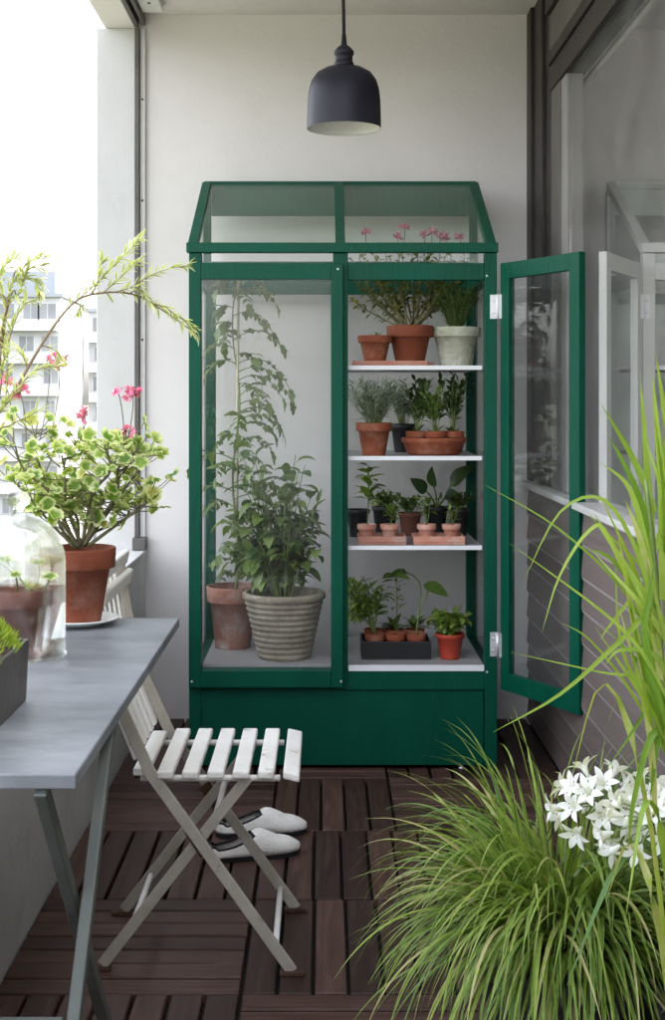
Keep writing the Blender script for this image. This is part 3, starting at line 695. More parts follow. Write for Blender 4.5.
st.tube(spline(tip, 6), 0.0022, 5); grow(st, lf, q, spline(tip, 8), 6, 0.055, 0.018, 'lance', 0.5, 1.0, 0.3, 0.3, 0.75, 6)
st.build('stem', M['stem'], t); lf.build('foliage', M['l_pepper'], t)

# ---- top shelf
def on(px, py, s, z):
    """foot of a thing whose middle stands at column px on a surface of height z"""
    return V(((px - CX) / s, F / s, z))
z1, z2, z3 = gz(366), gz(457), gz(547)
tray = MB(); a, b = A(352, 0, 289).x, A(428, 0, 289).x
tray.box(a, b, 4.665, 4.82, z1 + 0.001, z1 + 0.020)
o = tray.build('clay_slab', M['terra_pink'], loc=((a + b) / 2, 4.74, z1), bevel=0.004); tag(o, 'flat terracotta slab on the top shelf under two clay pots', 'slab')
tray = MB(); tray.box(a + 0.20, b + 0.035, 4.83, 4.97, z1 + 0.001, z1 + 0.018)
o = tray.build('clay_slab', M['terra_pink'], loc=(b, 4.9, z1), bevel=0.004); tag(o, 'terracotta slab at the back of the top shelf behind the other slab', 'slab')
zt_ = z1 + 0.020
P = on(375, 0, 286, zt_); t = thing('potted_seedling', 'small clay pot with a few tiny shoots on the top shelf', 'potted plant', P)
pot(t, P, 0.061, 0.088, M['terra'], 0.28)
bush(t, q, P + V((0, 0, 0.075)), 5, 0.03, 0.03, 'l_shrub', 'stem', 0.012, 0.006, 4, sr=0.0012)
P = on(410, 0, 283, zt_); t = thing('potted_geranium', 'pink flowering branching geranium in a clay pot on the top shelf', 'potted plant', P)
pot(t, P, 0.084, 0.125, M['terra'], 0.32)
st, lf, fl = MB(), MB(), MB()
tops = [(350, 257), (362, 256), (390, 257), (402, 255), (418, 256), (440, 256), (455, 262), (470, 257), (478, 257), (352, 300), (362, 285), (350, 275), (372, 262), (385, 252), (398, 246), (412, 244), (425, 250), (436, 262), (445, 275), (380, 275), (405, 268), (420, 280), (452, 256), (465, 258), (430, 246), (358, 258), (440, 300), (395, 295), (475, 262), (372, 250), (448, 250)]
for (px, py) in tops:
    e_ = A(px, py, 283 + q.uniform(-7, 4)); p0 = P + V((q.uniform(-0.02, 0.02), q.uniform(-0.02, 0.02), 0.11))
    path = bez(p0, V((p0.x * 0.45 + e_.x * 0.55, (p0.y + e_.y) / 2, p0.z * 0.65 + e_.z * 0.35)), e_)
    st.tube(path, [0.0042 - 0.003 * k / 8 for k in range(9)], 5)
    grow(st, lf, q, path, 20, 0.028, 0.019, 'obovate', 0.35, 1.0, 0.5, 0.3, 0.4, 4)
for (px, py) in ((366, 233), (398, 238), (405, 228), (425, 236), (432, 233), (440, 236), (446, 239), (460, 238)):
    c = A(px, py, 276); st.tube(bez(A(px + q.uniform(-6, 6), 256, 281), A(px, 245, 278), c, 4), 0.0016, 4)
    for j in range(14): fl.leaf(c + rdir(q) * 0.004, rdir(q), rdir(q), q.uniform(0.018, 0.028), 0.014, 'obovate', 0.3, 0.2, 3, q.random())
st.build('stem', M['bark'], t); lf.build('foliage', M['l_shrub'], t); fl.build('blossom', M['pink'], t)
P = on(456, 0, 282, z1); t = thing('potted_rosemary', 'fine needled rosemary bush in a mossy whitewashed pot on the top shelf', 'potted plant', P)
pot(t, P, 0.088, 0.140, M['mossy'], 0.24, 0.7)
bush(t, q, P + V((0, 0, 0.125)), 120, 0.155, 0.10, 'l_rosemary', 'stem', 0.026, 0.0046, 26, 'lance', 0.0012, 0.1, 0.55, 0.2, segs=2)

# ---- second shelf
P = on(374, 0, 286, z2); t = thing('potted_lavender', 'silvery grey lavender in a clay pot on the second shelf', 'potted plant', P)
pot(t, P, 0.064, 0.115, M['terra'], 0.25)
bush(t, q, P + V((0, 0, 0.10)), 60, 0.165, 0.115, 'l_silver', 'stem', 0.036, 0.0068, 18, 'lance', 0.0015, 0.15, 0.5, 0.4, segs=3)
P = on(403, 0, 268, z2); t = thing('potted_cutting', 'small grey leaved cutting in a dark pot on the second shelf', 'potted plant', P)
pot(t, P, 0.05, 0.105, M['black_plastic'], 0.15)
bush(t, q, P + V((0, 0, 0.09)), 26, 0.17, 0.085, 'l_silver', 'stem', 0.026, 0.013, 10, 'obovate', 0.0014, 0.3, 0.5)
P = on(434, 0, 281, z2); bowl = MB(); bowl.lathe([(0, 0), (0.088, 0), (0.098, 0.010), (0.108, 0.040), (0.116, 0.046), (0.117, 0.060), (0.110, 0.062), (0.102, 0.05), (0.09, 0.012), (0, 0.010)], P, 44)
o = bowl.build('clay_bowl', M['terra'], loc=P); tag(o, 'wide terracotta bowl holding three small clay pots on the second shelf', 'bowl')
for (dx, dy, hh, nm, lab, lm) in ((-0.062, -0.015, 0.20, 'potted_seedling', 'young dark leaved plant in a clay pot beside the lavender end of the bowl', 'l_dark'), (0.002, -0.045, 0.17, 'potted_seedling', 'young plant in the middle clay pot of the wide bowl', 'l_pepper'), (0.066, -0.012, 0.215, 'potted_seedling', 'tallest small leaved plant in the clay bowl, beside the green post', 'l_dark')):
    B_ = P + V((dx, dy, 0.0125)); t = thing(nm, lab, 'potted plant', B_, 'small pots in the clay bowl')
    pot(t, B_, 0.040, 0.072, M['terra'], 0.3, n=28)
    st, lf = MB(), MB()
    for i in range(13):
        a = q.uniform(0, 6.28); rr = q.uniform(0.01, 0.065); p0 = B_ + V((0, 0, 0.06)); e_ = p0 + V((rr * math.cos(a), rr * math.sin(a), hh * q.uniform(0.5, 1.0)))
        path = bez(p0, p0.lerp(e_, 0.5) + V((0, 0, 0.02)), e_); st.tube(path, 0.0016, 4)
        grow(st, lf, q, path, 10, 0.036, 0.017, 'obovate', 0.3, 1.0, 0.3, 0.3, 0.6, 5)
    for i in range(8): lf.leaf(B_ + V((0, 0, 0.06)), rdir(q, 0.3, 0.9), V((0, 0, 1)), 0.05, 0.014, 'lance', 0.3, 0.4, 5, 1.0)
    st.build('stem', M['stem'], t); lf.build('foliage', M[lm], t)

# ---- third shelf: two clay trays with seedling pots, black pots behind
for (xa, xb, lab) in ((358, 406, 'shallow terracotta tray with two seedling pots under the tall seedling'), (413, 464, 'shallow terracotta tray with two seedling pots beside the green post')):
    a, b = A(xa, 0, 287).x, A(xb, 0, 287).x
    m = MB(); m.box(a, b, 4.665, 4.80, z3 + 0.001, z3 + 0.008)
    m.box(a, b, 4.665, 4.672, z3 + 0.0085, z3 + 0.030); m.box(a, b, 4.793, 4.80, z3 + 0.0085, z3 + 0.030); m.box(a, a + 0.007, 4.6725, 4.7925, z3 + 0.0085, z3 + 0.030); m.box(b - 0.007, b, 4.6725, 4.7925, z3 + 0.0085, z3 + 0.030)
    tag(m.build('clay_tray', M['terra_pink'], loc=((a + b) / 2, 4.73, z3), bevel=0.002), lab, 'tray', 'clay trays on the third shelf')
seed = [(367, 'clay seedling pot under the tall upright seedling on the third shelf', 0.23, 13, 0.058), (390, 'clay seedling pot with a low pale green rosette on the third shelf', 0.06, 9, 0.036), (427, 'clay seedling pot with a light green shoot, in the tray by the green post', 0.12, 9, 0.04), (452, 'clay seedling pot with a short shoot, nearest the green post', 0.07, 7, 0.026)]
for (px, lab, hh, nl, L) in seed:
    B_ = on(px, 0, 286.5, z3 + 0.0085); B_.y = 4.732; t = thing('potted_seedling', lab, 'potted plant', B_, 'seedling pots in the clay trays')
    pot(t, B_, 0.034, 0.058, M['terra_pink'], 0.3, n=24)
    st, lf = MB(), MB(); p0 = B_ + V((0, 0, 0.05))
    for k in range(2 if hh > 0.1 else 3):
        e_ = p0 + V((q.uniform(-0.02, 0.02), q.uniform(-0.02, 0.02), hh * q.uniform(0.75, 1)))
        path = bez(p0, p0.lerp(e_, 0.5) + V((0.008, 0, 0)), e_); st.tube(path, 0.0018, 5)
        grow(st, lf, q, path, nl, L, L * 0.5, 'ovate', 0.35, 1.0, 0.6, 0.25, 0.35, 5, petiole=0.008)
    st.build('stem', M['stem'], t); lf.build('foliage', M['l_seed'], t)
back = [(358, 272, 0.045, 0.10, 'black plastic pot at the end of the third shelf, behind the tall seedling', None), (385, 268, 0.05, 0.105, 'black plastic pot of low herbs behind the pale rosette', 'l_pepper'), (410, 270, 0.045, 0.085, 'brown pot of low herbs between the two clay trays', 'l_rosemary'), (436, 268, 0.047, 0.105, 'black plastic pot with one very large leaf on the third shelf', 'big'), (459, 270, 0.04, 0.10, 'black plastic pot behind the clay tray, nearest the green post', 'l_pepper')]
for (px, s, r, h, lab, lm) in back:
    B_ = on(px, 0, s, z3); t = thing('plant_pot', lab, 'plant pot', B_, 'dark pots on the third shelf')
    pot(t, B_, r, h, M['terra_dark'] if 'brown' in lab else M['black_plastic'], 0.15, 0.75, n=28)
    if lm == 'big':
        st, lf = MB(), MB(); p0 = B_ + V((0, 0, 0.09))
        for (ex, ey, L, W) in ((468, 466, 0.15, 0.062), (414, 480, 0.10, 0.05), (440, 496, 0.08, 0.045), (430, 470, 0.1, 0.045), (455, 492, 0.1, 0.045)):
            e_ = A(ex, ey, 275); mid = p0.lerp(e_, 0.45) + V((0, -0.02, 0.02)); st.tube(bez(p0, p0.lerp(mid, 0.5) + V((0.01, 0, 0.01)), mid), 0.003, 5)
            lf.leaf(mid, e_ - mid, V((-0.5, -0.9, 0.6)), (e_ - mid).length * 1.1, W, 'ovate', 0.4, 0.25, 8, q.random() * 0.6)
        st.build('stem', M['stem'], t); lf.build('foliage', M['l_dark'], t)
    elif lm:
        bush(t, q, B_ + V((0, 0, h * 0.85)), 24, 0.07, 0.065, lm, 'stem', 0.022, 0.010, 12, sr=0.0012)

# ---- bottom: black tray with clay pots and tomato seedlings, small red pot
a, b = A(361, 0, 281).x, A(429, 0, 281).x
m = MB()
ZT = zf + 0.001
m.box(a, b, 4.72, 4.90, ZT, ZT + 0.006); m.box(a, b, 4.72, 4.726, ZT + 0.0065, ZT + 0.062); m.box(a, b, 4.894, 4.90, ZT + 0.0065, ZT + 0.062); m.box(a, a + 0.006, 4.7265, 4.8935, ZT + 0.0065, ZT + 0.062); m.box(b - 0.006, b, 4.7265, 4.8935, ZT + 0.0065, ZT + 0.062)
tag(m.build('seed_tray', M['black_plastic'], loc=((a + b) / 2, 4.81, zf), bevel=0.002), 'deep black plastic tray on the greenhouse floor', 'tray')
labs = ['clay pot with feathery tomato seedling at the wall end of the black tray', 'clay pot with thin tall seedling in the middle of the black tray', 'clay pot with long bent squash stem in the black tray', 'clay pot of tomato seedlings at the rear of the black tray', 'clay pot behind the middle one in the black tray', 'clay pot in the rear corner of the black tray by the red pot']
i = 0
for ry in (4.765, 4.85):
    for cxp in (0.2, 0.5, 0.8):
        B_ = V((a + (b - a) * cxp, ry, ZT + 0.0065)); t = thing('potted_seedling', labs[i], 'potted plant', B_, 'seedling pots in the black tray')
        pot(t, B_, 0.036, 0.078, M['terra'], 0.3, n=24)
        st, lf = MB(), MB(); p0 = B_ + V((0, 0, 0.07))
        if i in (0, 3, 1):
            for k in range(9 if i != 1 else 2):
                e_ = p0 + (V((q.uniform(-0.14, 0.06), q.uniform(-0.06, 0.06), q.uniform(0.08, 0.21))) if i != 1 else V((0.0, 0, 0.21)))
                path = bez(p0, p0.lerp(e_, 0.4) + V((0.01, 0, 0.05)), e_); st.tube(path, 0.0017, 4)
                grow(st, lf, q, path, 18 if i != 1 else 9, 0.042, 0.020, 'jag', 0.35, 1.0, 0.7, 0.2, 0.3, 6, petiole=0.012)
            if i == 1: lf.leaf(e_, V((-0.6, -0.5, 0.1)), V((0, -0.4, 1)), 0.06, 0.04, 'ovate', 0.6, 0.2, 6, 0.2); lf.leaf(e_, V((0.8, -0.3, 0)), V((0, -0.4, 1)), 0.055, 0.035, 'ovate', 0.6, 0.2, 6, 0.6)
        elif i == 2:
            e_ = A(429, 589, 280); path = [p0, A(418, 620, 282), A(424, 602, 281), e_]; st.tube(spline(path, 12), 0.0028, 5)
            lf.leaf(e_ + V((-0.02, 0, 0.015)), V((1, -0.4, -0.25)), V((0, -0.7, 0.8)), 0.10, 0.055, 'ovate', 0.6, 0.3, 7, 0.4)
            e2 = A(408, 573, 279); st.tube(spline([p0, A(421, 590, 280), A(415, 577, 280), e2], 12), 0.0022, 5); lf.leaf(e2, V((-1, -0.3, 0.1)), V((0, -0.5, 1)), 0.07, 0.04, 'ovate', 0.6, 0.3, 6, 0.2)
        else:
            for k in range(14): lf.leaf(p0 + V((0, 0, 0.012)), rdir(q, 0.2, 0.95), V((0, 0, 1)), 0.065, 0.024, 'ovate', 0.8, 0.2, 5, q.random())
        st.build('stem', M['stem'], t)
        lf.build('foliage', M['l_seed'] if i in (0, 3) else M['l_pepper'], t); i += 1
P = on(450, 0, 284.5, ZT); t = thing('potted_herb', 'bright leafy herb in a small red pot on the greenhouse floor', 'potted plant', P)
pot(t, P, 0.052, 0.088, M['red_pot'], 0.16, 0.72)
bush(t, q, P + V((0, 0, 0.075)), 34, 0.085, 0.085, 'l_seed', 'stem', 0.032, 0.021, 8, 'ovate', 0.0014, 0.2, 0.4)

# ================================================================== TABLE AND WHAT STANDS ON IT
TZ = 0.79; TN, TF = F / 783, F / 458; TX = -0.318
t = thing('folding_table', 'long narrow grey table on crossed legs against the parapet', 'table', (-0.5, 2.3, 0))
MB().box(XL + 0.003, TX, TN, TF, TZ - 0.020, TZ).build('tabletop', M['table'], t, bevel=0.0025)
for (x1, x2) in ((TX - 0.02, -0.365 - 0.0), (-0.66, -0.625)):
    m = MB(); m.bar((x1, 2.13, TZ - 0.021), (x1, 1.43, 0.012), 0.018, 0.024, (0, 1, 0)); m.build('leg', M['table_leg'], t, bevel=0.003)
    m = MB(); m.bar((x2, 1.735, TZ - 0.021), (x2, 2.45, 0.012), 0.018, 0.024, (0, 1, 0)); m.build('leg', M['table_leg'], t, bevel=0.003)
m = MB(); m.bar((-0.647, 1.80, 0.43), (TX - 0.033, 1.80, 0.43), 0.022, 0.022); m.build('crossbar', M['table_leg'], t, bevel=0.002)
m = MB(); m.bar((-0.612, 2.30, 0.18), (-0.378, 2.30, 0.18), 0.022, 0.022); m.build('crossbar', M['table_leg'], t, bevel=0.002)
for yy in (2.3, 2.86): MB().box(-0.745, -0.715, yy, yy + 0.03, 0.671, TZ - 0.045).build('support_post', M['table_leg'], t)
MB().box(-0.75, XL + 0.02, 2.25, 2.93, TZ - 0.0445, TZ - 0.0205).build('support_rail', M['table_leg'], t)

# zinc planter with a chartreuse cushion
px0, px1, py0, py1 = -0.700, -0.470, 1.76, 2.146
t = thing('planter_box', 'dark zinc planter box of bright yellow green cushion plant on the table', 'planter', (-0.585, 1.95, TZ))
m = MB(); zb, zt = TZ + 0.0005, TZ + 0.098
def trough(m, x0, x1, y0, y1, z0, z1, fl, th):
    o = [(x0 + fl, y0 + fl, z0), (x1 - fl, y0 + fl, z0), (x1 - fl, y1 - fl, z0), (x0 + fl, y1 - fl, z0), (x0, y0, z1), (x1, y0, z1), (x1, y1, z1), (x0, y1, z1)]
    i_ = [(x0 + th, y0 + th, z1), (x1 - th, y0 + th, z1), (x1 - th, y1 - th, z1), (x0 + th, y1 - th, z1), (x0 + th + fl, y0 + th + fl, z0 + th), (x1 - th - fl, y0 + th + fl, z0 + th), (x1 - th - fl, y1 - th - fl, z0 + th), (x0 + th + fl, y1 - th - fl, z0 + th)]
    fs = [(3, 2, 1, 0)] + [(k, (k + 1) % 4, 4 + (k + 1) % 4, 4 + k) for k in range(4)] + [(4 + k, 4 + (k + 1) % 4, 8 + (k + 1) % 4, 8 + k) for k in range(4)] + [(8 + k, 8 + (k + 1) % 4, 12 + (k + 1) % 4, 12 + k) for k in range(4)] + [(12, 13, 14, 15)]
    m.add(o + i_, fs)
trough(m, px0, px1, py0, py1, zb, zt, 0.004, 0.006); m.build('box', M['zinc_box'], t, bevel=0.0015)
MB().box(px0 + 0.009, px1 - 0.009, py0 + 0.009, py1 - 0.009, zt - 0.025, zt - 0.015).build('soil', M['soil'], t)
lf = MB()
for i in range(4600):
    x = q.uniform(-0.685, -0.466); yy = q.uniform(1.80, 2.135); u = (x + 0.586) / 0.128; v = (yy - 1.965) / 0.18
    rr = u * u + v * v
    if rr > 1.05: continue
    z = zt - 0.006 + 0.086 * math.sqrt(max(0, 1.06 - rr)) * (0.85 + 0.25 * math.sin(x * 70) * math.sin(yy * 60))
    d = V((u * 0.8 + q.uniform(-0.5, 0.5), v * 0.8 + q.uniform(-0.5, 0.5), 1.0))
    lf.leaf((x, yy, z - q.uniform(0.0, 0.012)), d, rdir(q), q.uniform(0.010, 0.020), 0.0032, 'lance', 0.2, 0.3, 2, q.random())
lf.build('foliage', M['l_moss'], t)

# bell glass over a small clay pot in a saucer
P = V(((18 - CX) / 535, F / 535, TZ))
o = MB().lathe(saucer_prof(0.069, 0.022), P + V((0, 0, 0.0005)), 40).build('clay_saucer', M['terra_dark'], loc=P); tag(o, 'brown clay saucer under the glass bell on the table', 'saucer')
Q = P + V((0, 0, 0.0075)); t = thing('potted_cutting', 'leafy cutting in a brown clay pot under the glass bell', 'potted plant', Q)
pot(t, Q, 0.066, 0.118, M['terra_dark'], 0.26, 0.62)
st, lf = MB(), MB()
for (px, py, rr) in ((38, 563, 0.014), (50, 577, 0.015), (15, 575, 0.013), (5, 560, 0.016), (28, 585, 0.012)):
    c = A(px, py, 535 + q.uniform(-8, 12)); p0 = Q + V((q.uniform(-0.01, 0.03), 0, 0.10)); st.tube(bez(p0, p0.lerp(c, 0.5) + V((0.012, 0, 0)), c), 0.0016, 5)
    lf.disc_leaf(c, V((0.1, -0.35, 1)), V((1, 0, 0.1)), rr, q.random(), 5, 0.2)
st.build('stem', M['stem'], t); lf.build('foliage', M['l_geran'], t)
rc, hc = 0.088, 0.262
outp = [(rc + 0.002, 0.0), (rc, 0.006)] + [(rc, 0.02 + 0.02 * i) for i in range(8)]
for i in range(1, 18):
    a = PI / 2 * i / 19; outp.append((rc * math.cos(a), 0.17 + (hc - 0.17) * math.sin(a)))
outp += [(0.012, hc + 0.002), (0.009, hc + 0.008), (0.012, hc + 0.013), (0.021, hc + 0.020), (0.023, hc + 0.030), (0.017, hc + 0.040), (0.0, hc + 0.044)]
inn = [(0.0, hc - 0.004)] + [((rc - 0.0028) * math.cos(PI / 2 * i / 19), 0.17 + (hc - 0.1735) * math.sin(PI / 2 * i / 19)) for i in range(18, 0, -1)] + [(rc - 0.0028, 0.15), (rc - 0.0028, 0.0)]
m = MB(); m.lathe(inn + outp, P + V((0, 0, 0.0004)), 64, cap=False)
bell = m.build('glass_bell', M['cloche'], loc=P)
bb = bmesh.new(); bb.from_mesh(bell.data); bmesh.ops.remove_doubles(bb, verts=bb.verts, dist=1e-6); bmesh.ops.dissolve_degenerate(bb, edges=bb.edges, dist=1e-6); bb.to_mesh(bell.data); bb.free()
tag(bell, 'clear glass bell cloche with round knob over a small pot', 'cloche')

# variegated geranium in a terracotta pot on a white plate
P = V(((78 - CX) / 472, F / 472, TZ))
m = MB(); m.lathe([(0, 0), (0.05, 0), (0.056, 0.004), (0.085, 0.013), (0.087, 0.016), (0.083, 0.0165), (0.055, 0.008), (0, 0.007)], P + V((0, 0, 0.0005)), 48)
tag(m.build('plate', M['plate'], loc=P), 'white plate under the large terracotta geranium pot', 'plate')
P = P + V((0, 0, 0.009))
t = thing('potted_geranium', 'variegated geranium with pink flowers in a large terracotta pot on the table', 'potted plant', P)
pot(t, P, 0.080, 0.155, M['terra'], 0.27, 0.66, n=56)
st, lf, fl = MB(), MB(), MB()
q = random.Random(21)
br = [((80, 548), (48, 512), (28, 512)), ((82, 546), (60, 500), (68, 478), (62, 455)), ((76, 548), (58, 520), (50, 492), (30, 470)), ((84, 546), (108, 512), (138, 480), (148, 462)), ((88, 546), (112, 525), (140, 498), (150, 490)), ((82, 545), (92, 500), (100, 470), (104, 445)), ((84, 545), (98, 505), (118, 470), (124, 452)), ((78, 546), (62, 505), (40, 460), (36, 430)), ((80, 545), (78, 500), (80, 465), (74, 440)), ((82, 545), (110, 500), (128, 470), (140, 448)), ((76, 546), (50, 500), (24, 470), (14, 442)), ((80, 547), (100, 530), (118, 515), (128, 505)), ((78, 547), (70, 520), (66, 505), (58, 500)), ((74, 547), (40, 515), (15, 490), (4, 478)), ((84, 546), (96, 518), (90, 500), (96, 488))]
for bi, pts in enumerate(br):
    dy = q.uniform(-0.13, 0.10)
    pp = []
    for i, (px, py) in enumerate(pts):
        w_ = A(px + (q.uniform(-11, 11) if 0 < i < len(pts) - 1 else 0), py + (q.uniform(-8, 8) if 0 < i < len(pts) - 1 else 0), 472); u = i / (len(pts) - 1); sc = (w_.y + dy * u) / w_.y
        w_ = V((w_.x * sc, w_.y * sc, H + (w_.z - H) * sc)); pp.append(w_)
    path = spline(pp, 18); m_ = len(path) - 1
    st.tube(path, [0.0042 - 0.0027 * k / m_ for k in range(m_ + 1)], 6)
    for i in range(21):
        u = 0.20 + 0.80 * q.random() ** 0.7; k = min(int(u * m_), m_ - 1); p = path[k]
        d = rdir(q, -0.2, 0.9); ln = q.uniform(0.022, 0.075); e_ = p + d * ln + V((0, 0, 0.006))
        st.tube(bez(p, p.lerp(e_, 0.5) + V((0, 0, -0.006)), e_, 4), 0.0011, 4, False)
        nr_ = (V((0.15, -0.55, 0.9)) + rdir(q, -0.6, 1) * 1.15)
        lf.disc_leaf(e_, nr_, d, q.uniform(0.0065, 0.0205), q.random(), 5, q.uniform(-0.3, 0.8))
for (px, py, n, foot) in ((133, 395, 11, (124, 452)), (126, 431, 7, (118, 462)), (85, 416, 9, (76, 450)), (60, 363, 8, (50, 440)), (20, 392, 10, (26, 450)), (5, 382, 6, (14, 445)), (50, 360, 6, (40, 440)), (118, 391, 4, (124, 452))):
    c = A(px, py, 470); f0 = A(*foot, 470); st.tube(bez(f0, f0.lerp(c, 0.6) + V((0.01, 0, 0)), c, 6), 0.0012, 4)
    for j in range(n):
        c2 = c + rdir(q, -0.6, 1) * 0.012
        st.tube([c, c2], 0.0007, 4, False)
        ax = rdir(q, -0.4, 1)
        for k in range(5):
            fl.leaf(c2, (ax.cross(rdir(q)) + ax * 0.3), ax, q.uniform(0.011, 0.017), 0.009, 'obovate', 0.2, 0.1, 3, q.random())
st.build('stem', M['bark'], t); lf.build('foliage', M['l_geran'], t); fl.build('blossom', M['pink'], t)

# arching slim leaved shrub, its pot just out of sight beside the planter
P = V((-0.640, 2.29, TZ))
t = thing('potted_shrub', 'shrub with long arching stems of slim pale leaves reaching towards the greenhouse', 'potted plant', P)
pot(t, P, 0.062, 0.12, M['terra'], 0.27, 0.66)
st, lf = MB(), MB()
S = 560
main = [P + V((0, 0, 0.10)), A(-12, 440, 575), A(20, 382, 568), A(48, 335, 562), A(75, 302, 556), A(103, 293, 550), A(135, 295, 545), (A(165, 312, 540)), A(196, 334, 536)]
def bough(pts, r0, nl, L, W, u0=0.2, side=None):
    path = spline(pts, 8 * (len(pts) - 1)); m_ = len(path) - 1
    st.tube(path, [r0 * (1 - 0.75 * k / m_) for k in range(m_ + 1)], 6)
    grow(st, lf, q, path, nl, L, W, 'lance', u0, 1.0, 0.4, 0.3, 0.62, 4, jit=0.3)
    return path
main = bough(main, 0.0034, 30, 0.027, 0.0075, 0.45)
for (pts, n) in ((((75, 302), (95, 285), (112, 268), (128, 252), (140, 238)), 26), (((103, 293), (118, 280), (130, 268), (140, 262)), 20), (((112, 293), (130, 288), (150, 276), (172, 268), (188, 266)), 30), (((128, 294), (140, 290), (148, 300), (150, 302)), 14), (((150, 303), (165, 308), (180, 318), (196, 330)), 22), (((92, 295), (98, 280), (100, 268), (103, 260)), 14), (((75, 302), (80, 306), (80, 312)), 5), (((40, 345), (55, 350), (60, 358)), 8), (((28, 370), (22, 355), (12, 345)), 8)):
    bough([A(a, b, 556 - (a - 75) * 0.16) for a, b in pts], 0.0013, int(n * 2.0), 0.024, 0.0066, 0.1)
for (pts, n) in ((((-8, 430), (2, 340), (10, 290), (30, 262), (46, 258)), 30), (((4, 335), (-2, 290), (6, 265), (18, 255)), 24), (((-5, 420), (4, 360), (20, 310), (36, 300)), 20), (((8, 300), (20, 280), (34, 280), (40, 290)), 20), (((5, 320), (18, 295), (28, 270), (44, 268)), 18), (((-12, 440), (10, 400), (34, 372), (62, 366)), 22), (((-12, 440), (4, 405), (8, 360), (2, 330)), 18), (((-10, 450), (12, 425), (26, 418), (44, 408)), 14)):
    bough([P + V((0, 0, 0.10))] + [A(a, b, 578) for a, b in pts], 0.0018, int(n * 2.0), 0.026, 0.0070, 0.36)
st.build('stem', M['stem_red'], t); lf.build('foliage', M['l_arch'], t)

# ================================================================== FOLDING CHAIR
q = random.Random(3)
dn, df = F / 454, F / 404
CH = thing('folding_chair', 'worn white slatted folding chair beside the end of the table', 'chair', (-0.27, (dn + df) / 2, 0))
Lp = [(-0.075, 0.012), (-0.385, 0.445), (-0.447, 0.58), (-0.49, 0.74), (-0.512, 0.885)]
Sp = [(-0.495, 0.012), (-0.17, 0.43)]
for yy in (dn, df):
    m = MB()
    for i in range(len(Lp) - 1):
        (x0, z0), (x1, z1_) = Lp[i], Lp[i + 1]
        dx, dz = (x1 - x0) * 0.01, (z1_ - z0) * 0.01
        m.bar((x0 - dx, yy, z0 - dz), (x1 + dx, yy, z1_ + dz), 0.008 + 0.0004 * i, 0.026, (1, 0, 0.4))
    lg = m.build('leg', M['chair_metal'], CH, bevel=0.002)
    MB().box(-0.100, -0.045, yy - 0.009, yy + 0.009, 0.0, 0.010).build('foot', M['rust'], lg, bevel=0.002)
for yy in (dn + 0.024, df - 0.024):
    m = MB(); m.bar((Sp[0][0], yy, Sp[0][1]), (Sp[1][0], yy, Sp[1][1]), 0.008, 0.025, (1, 0, -0.6)); lg = m.build('leg', M['chair_metal'], CH, bevel=0.002)
    MB().box(-0.525, -0.475, yy - 0.009, yy + 0.009, 0.0, 0.010).build('foot', M['rust'], lg, bevel=0.002)
def px_on(P_, z):
    for i in range(len(P_) - 1):
        (x0, z0), (x1, z1_) = P_[i], P_[i + 1]
        if z0 <= z <= z1_: return x0 + (x1 - x0) * (z - z0) / (z1_ - z0)
def stretcher(P_, z, inset, rad=0.0075):
    x = px_on(P_, z); m = MB(); m.tube([(x, dn + inset, z), (x, df - inset, z)], rad, 8); m.build('stretcher', M['chair_wood'], CH)
stretcher(Lp, 0.06, 0.006); stretcher(Sp, 0.10, 0.03); stretcher(Sp, 0.335, 0.03)
xm = -0.283
for yy in (dn + 0.012, df - 0.012): 
    m = MB(); zc = (px_on([(z, x) for x, z in Sp][::1], 0) if False else 0.285); m.bar((-0.298, yy, 0.318), (-0.262, yy, 0.262), 0.008, 0.030, (1, 0, 0.5)); m.build('pivot_plate', M['rust'], CH, bevel=0.002)
m = MB(); m.tube([(-0.41, dn + 0.03, 0.425), (-0.10, dn + 0.03, 0.425)], 0.008, 6); m.build('seat_rail', M['chair_wood'], CH)
m = MB(); m.tube([(-0.41, df - 0.03, 0.425), (-0.10, df - 0.03, 0.425)], 0.008, 6); m.build('seat_rail', M['chair_wood'], CH)
m = MB(); xs = [-0.425 + 0.0555 * i for i in range(7)]
for i, x0 in enumerate(xs):
    w_ = 0.036; z0, z1_ = 0.434, 0.451
    tilt = 0.0 if i < 6 else -0.008
    ya, yb = dn - 0.012 + (0.024 if i == 0 else 0), df + 0.012 - (0.024 if i == 0 else 0)
    vs = [(x0, ya, z0), (x0 + w_, ya, z0 + tilt), (x0 + w_, yb, z0 + tilt), (x0, yb, z0), (x0, ya, z1_), (x0 + w_, ya, z1_ + tilt), (x0 + w_, yb, z1_ + tilt), (x0, yb, z1_)]
    m.add(vs, [(3, 2, 1, 0), (4, 5, 6, 7), (0, 1, 5, 4), (1, 2, 6, 5), (2, 3, 7, 6), (3, 0, 4, 7)])
m.build('seat', M['chair_wood'], CH, bevel=0.004)
m = MB()
nsl = 6
for i in range(nsl):
    yy = dn + 0.03 + (df - dn - 0.06) * i / (nsl - 1)
    pts = [(-0.418, 0.47), (-0.462, 0.58), (-0.503, 0.74), (-0.522, 0.865)]
    for k in range(3):
        m.bar((pts[k][0], yy, pts[k][1]), (pts[k + 1][0], yy, pts[k + 1][1]), 0.034, 0.012, (1, 0, 0.3))
m.build('backrest', M['chair_wood'], CH, bevel=0.002)
for (x, z) in ((-0.498, 0.875), (-0.489, 0.828)):
    m = MB(); m.bar((x, dn - 0.02, z), (x, df + 0.03, z), 0.016, 0.036, (0.2, 0, 1)); m.build('top_rail', M['chair_wood'], CH, bevel=0.005)

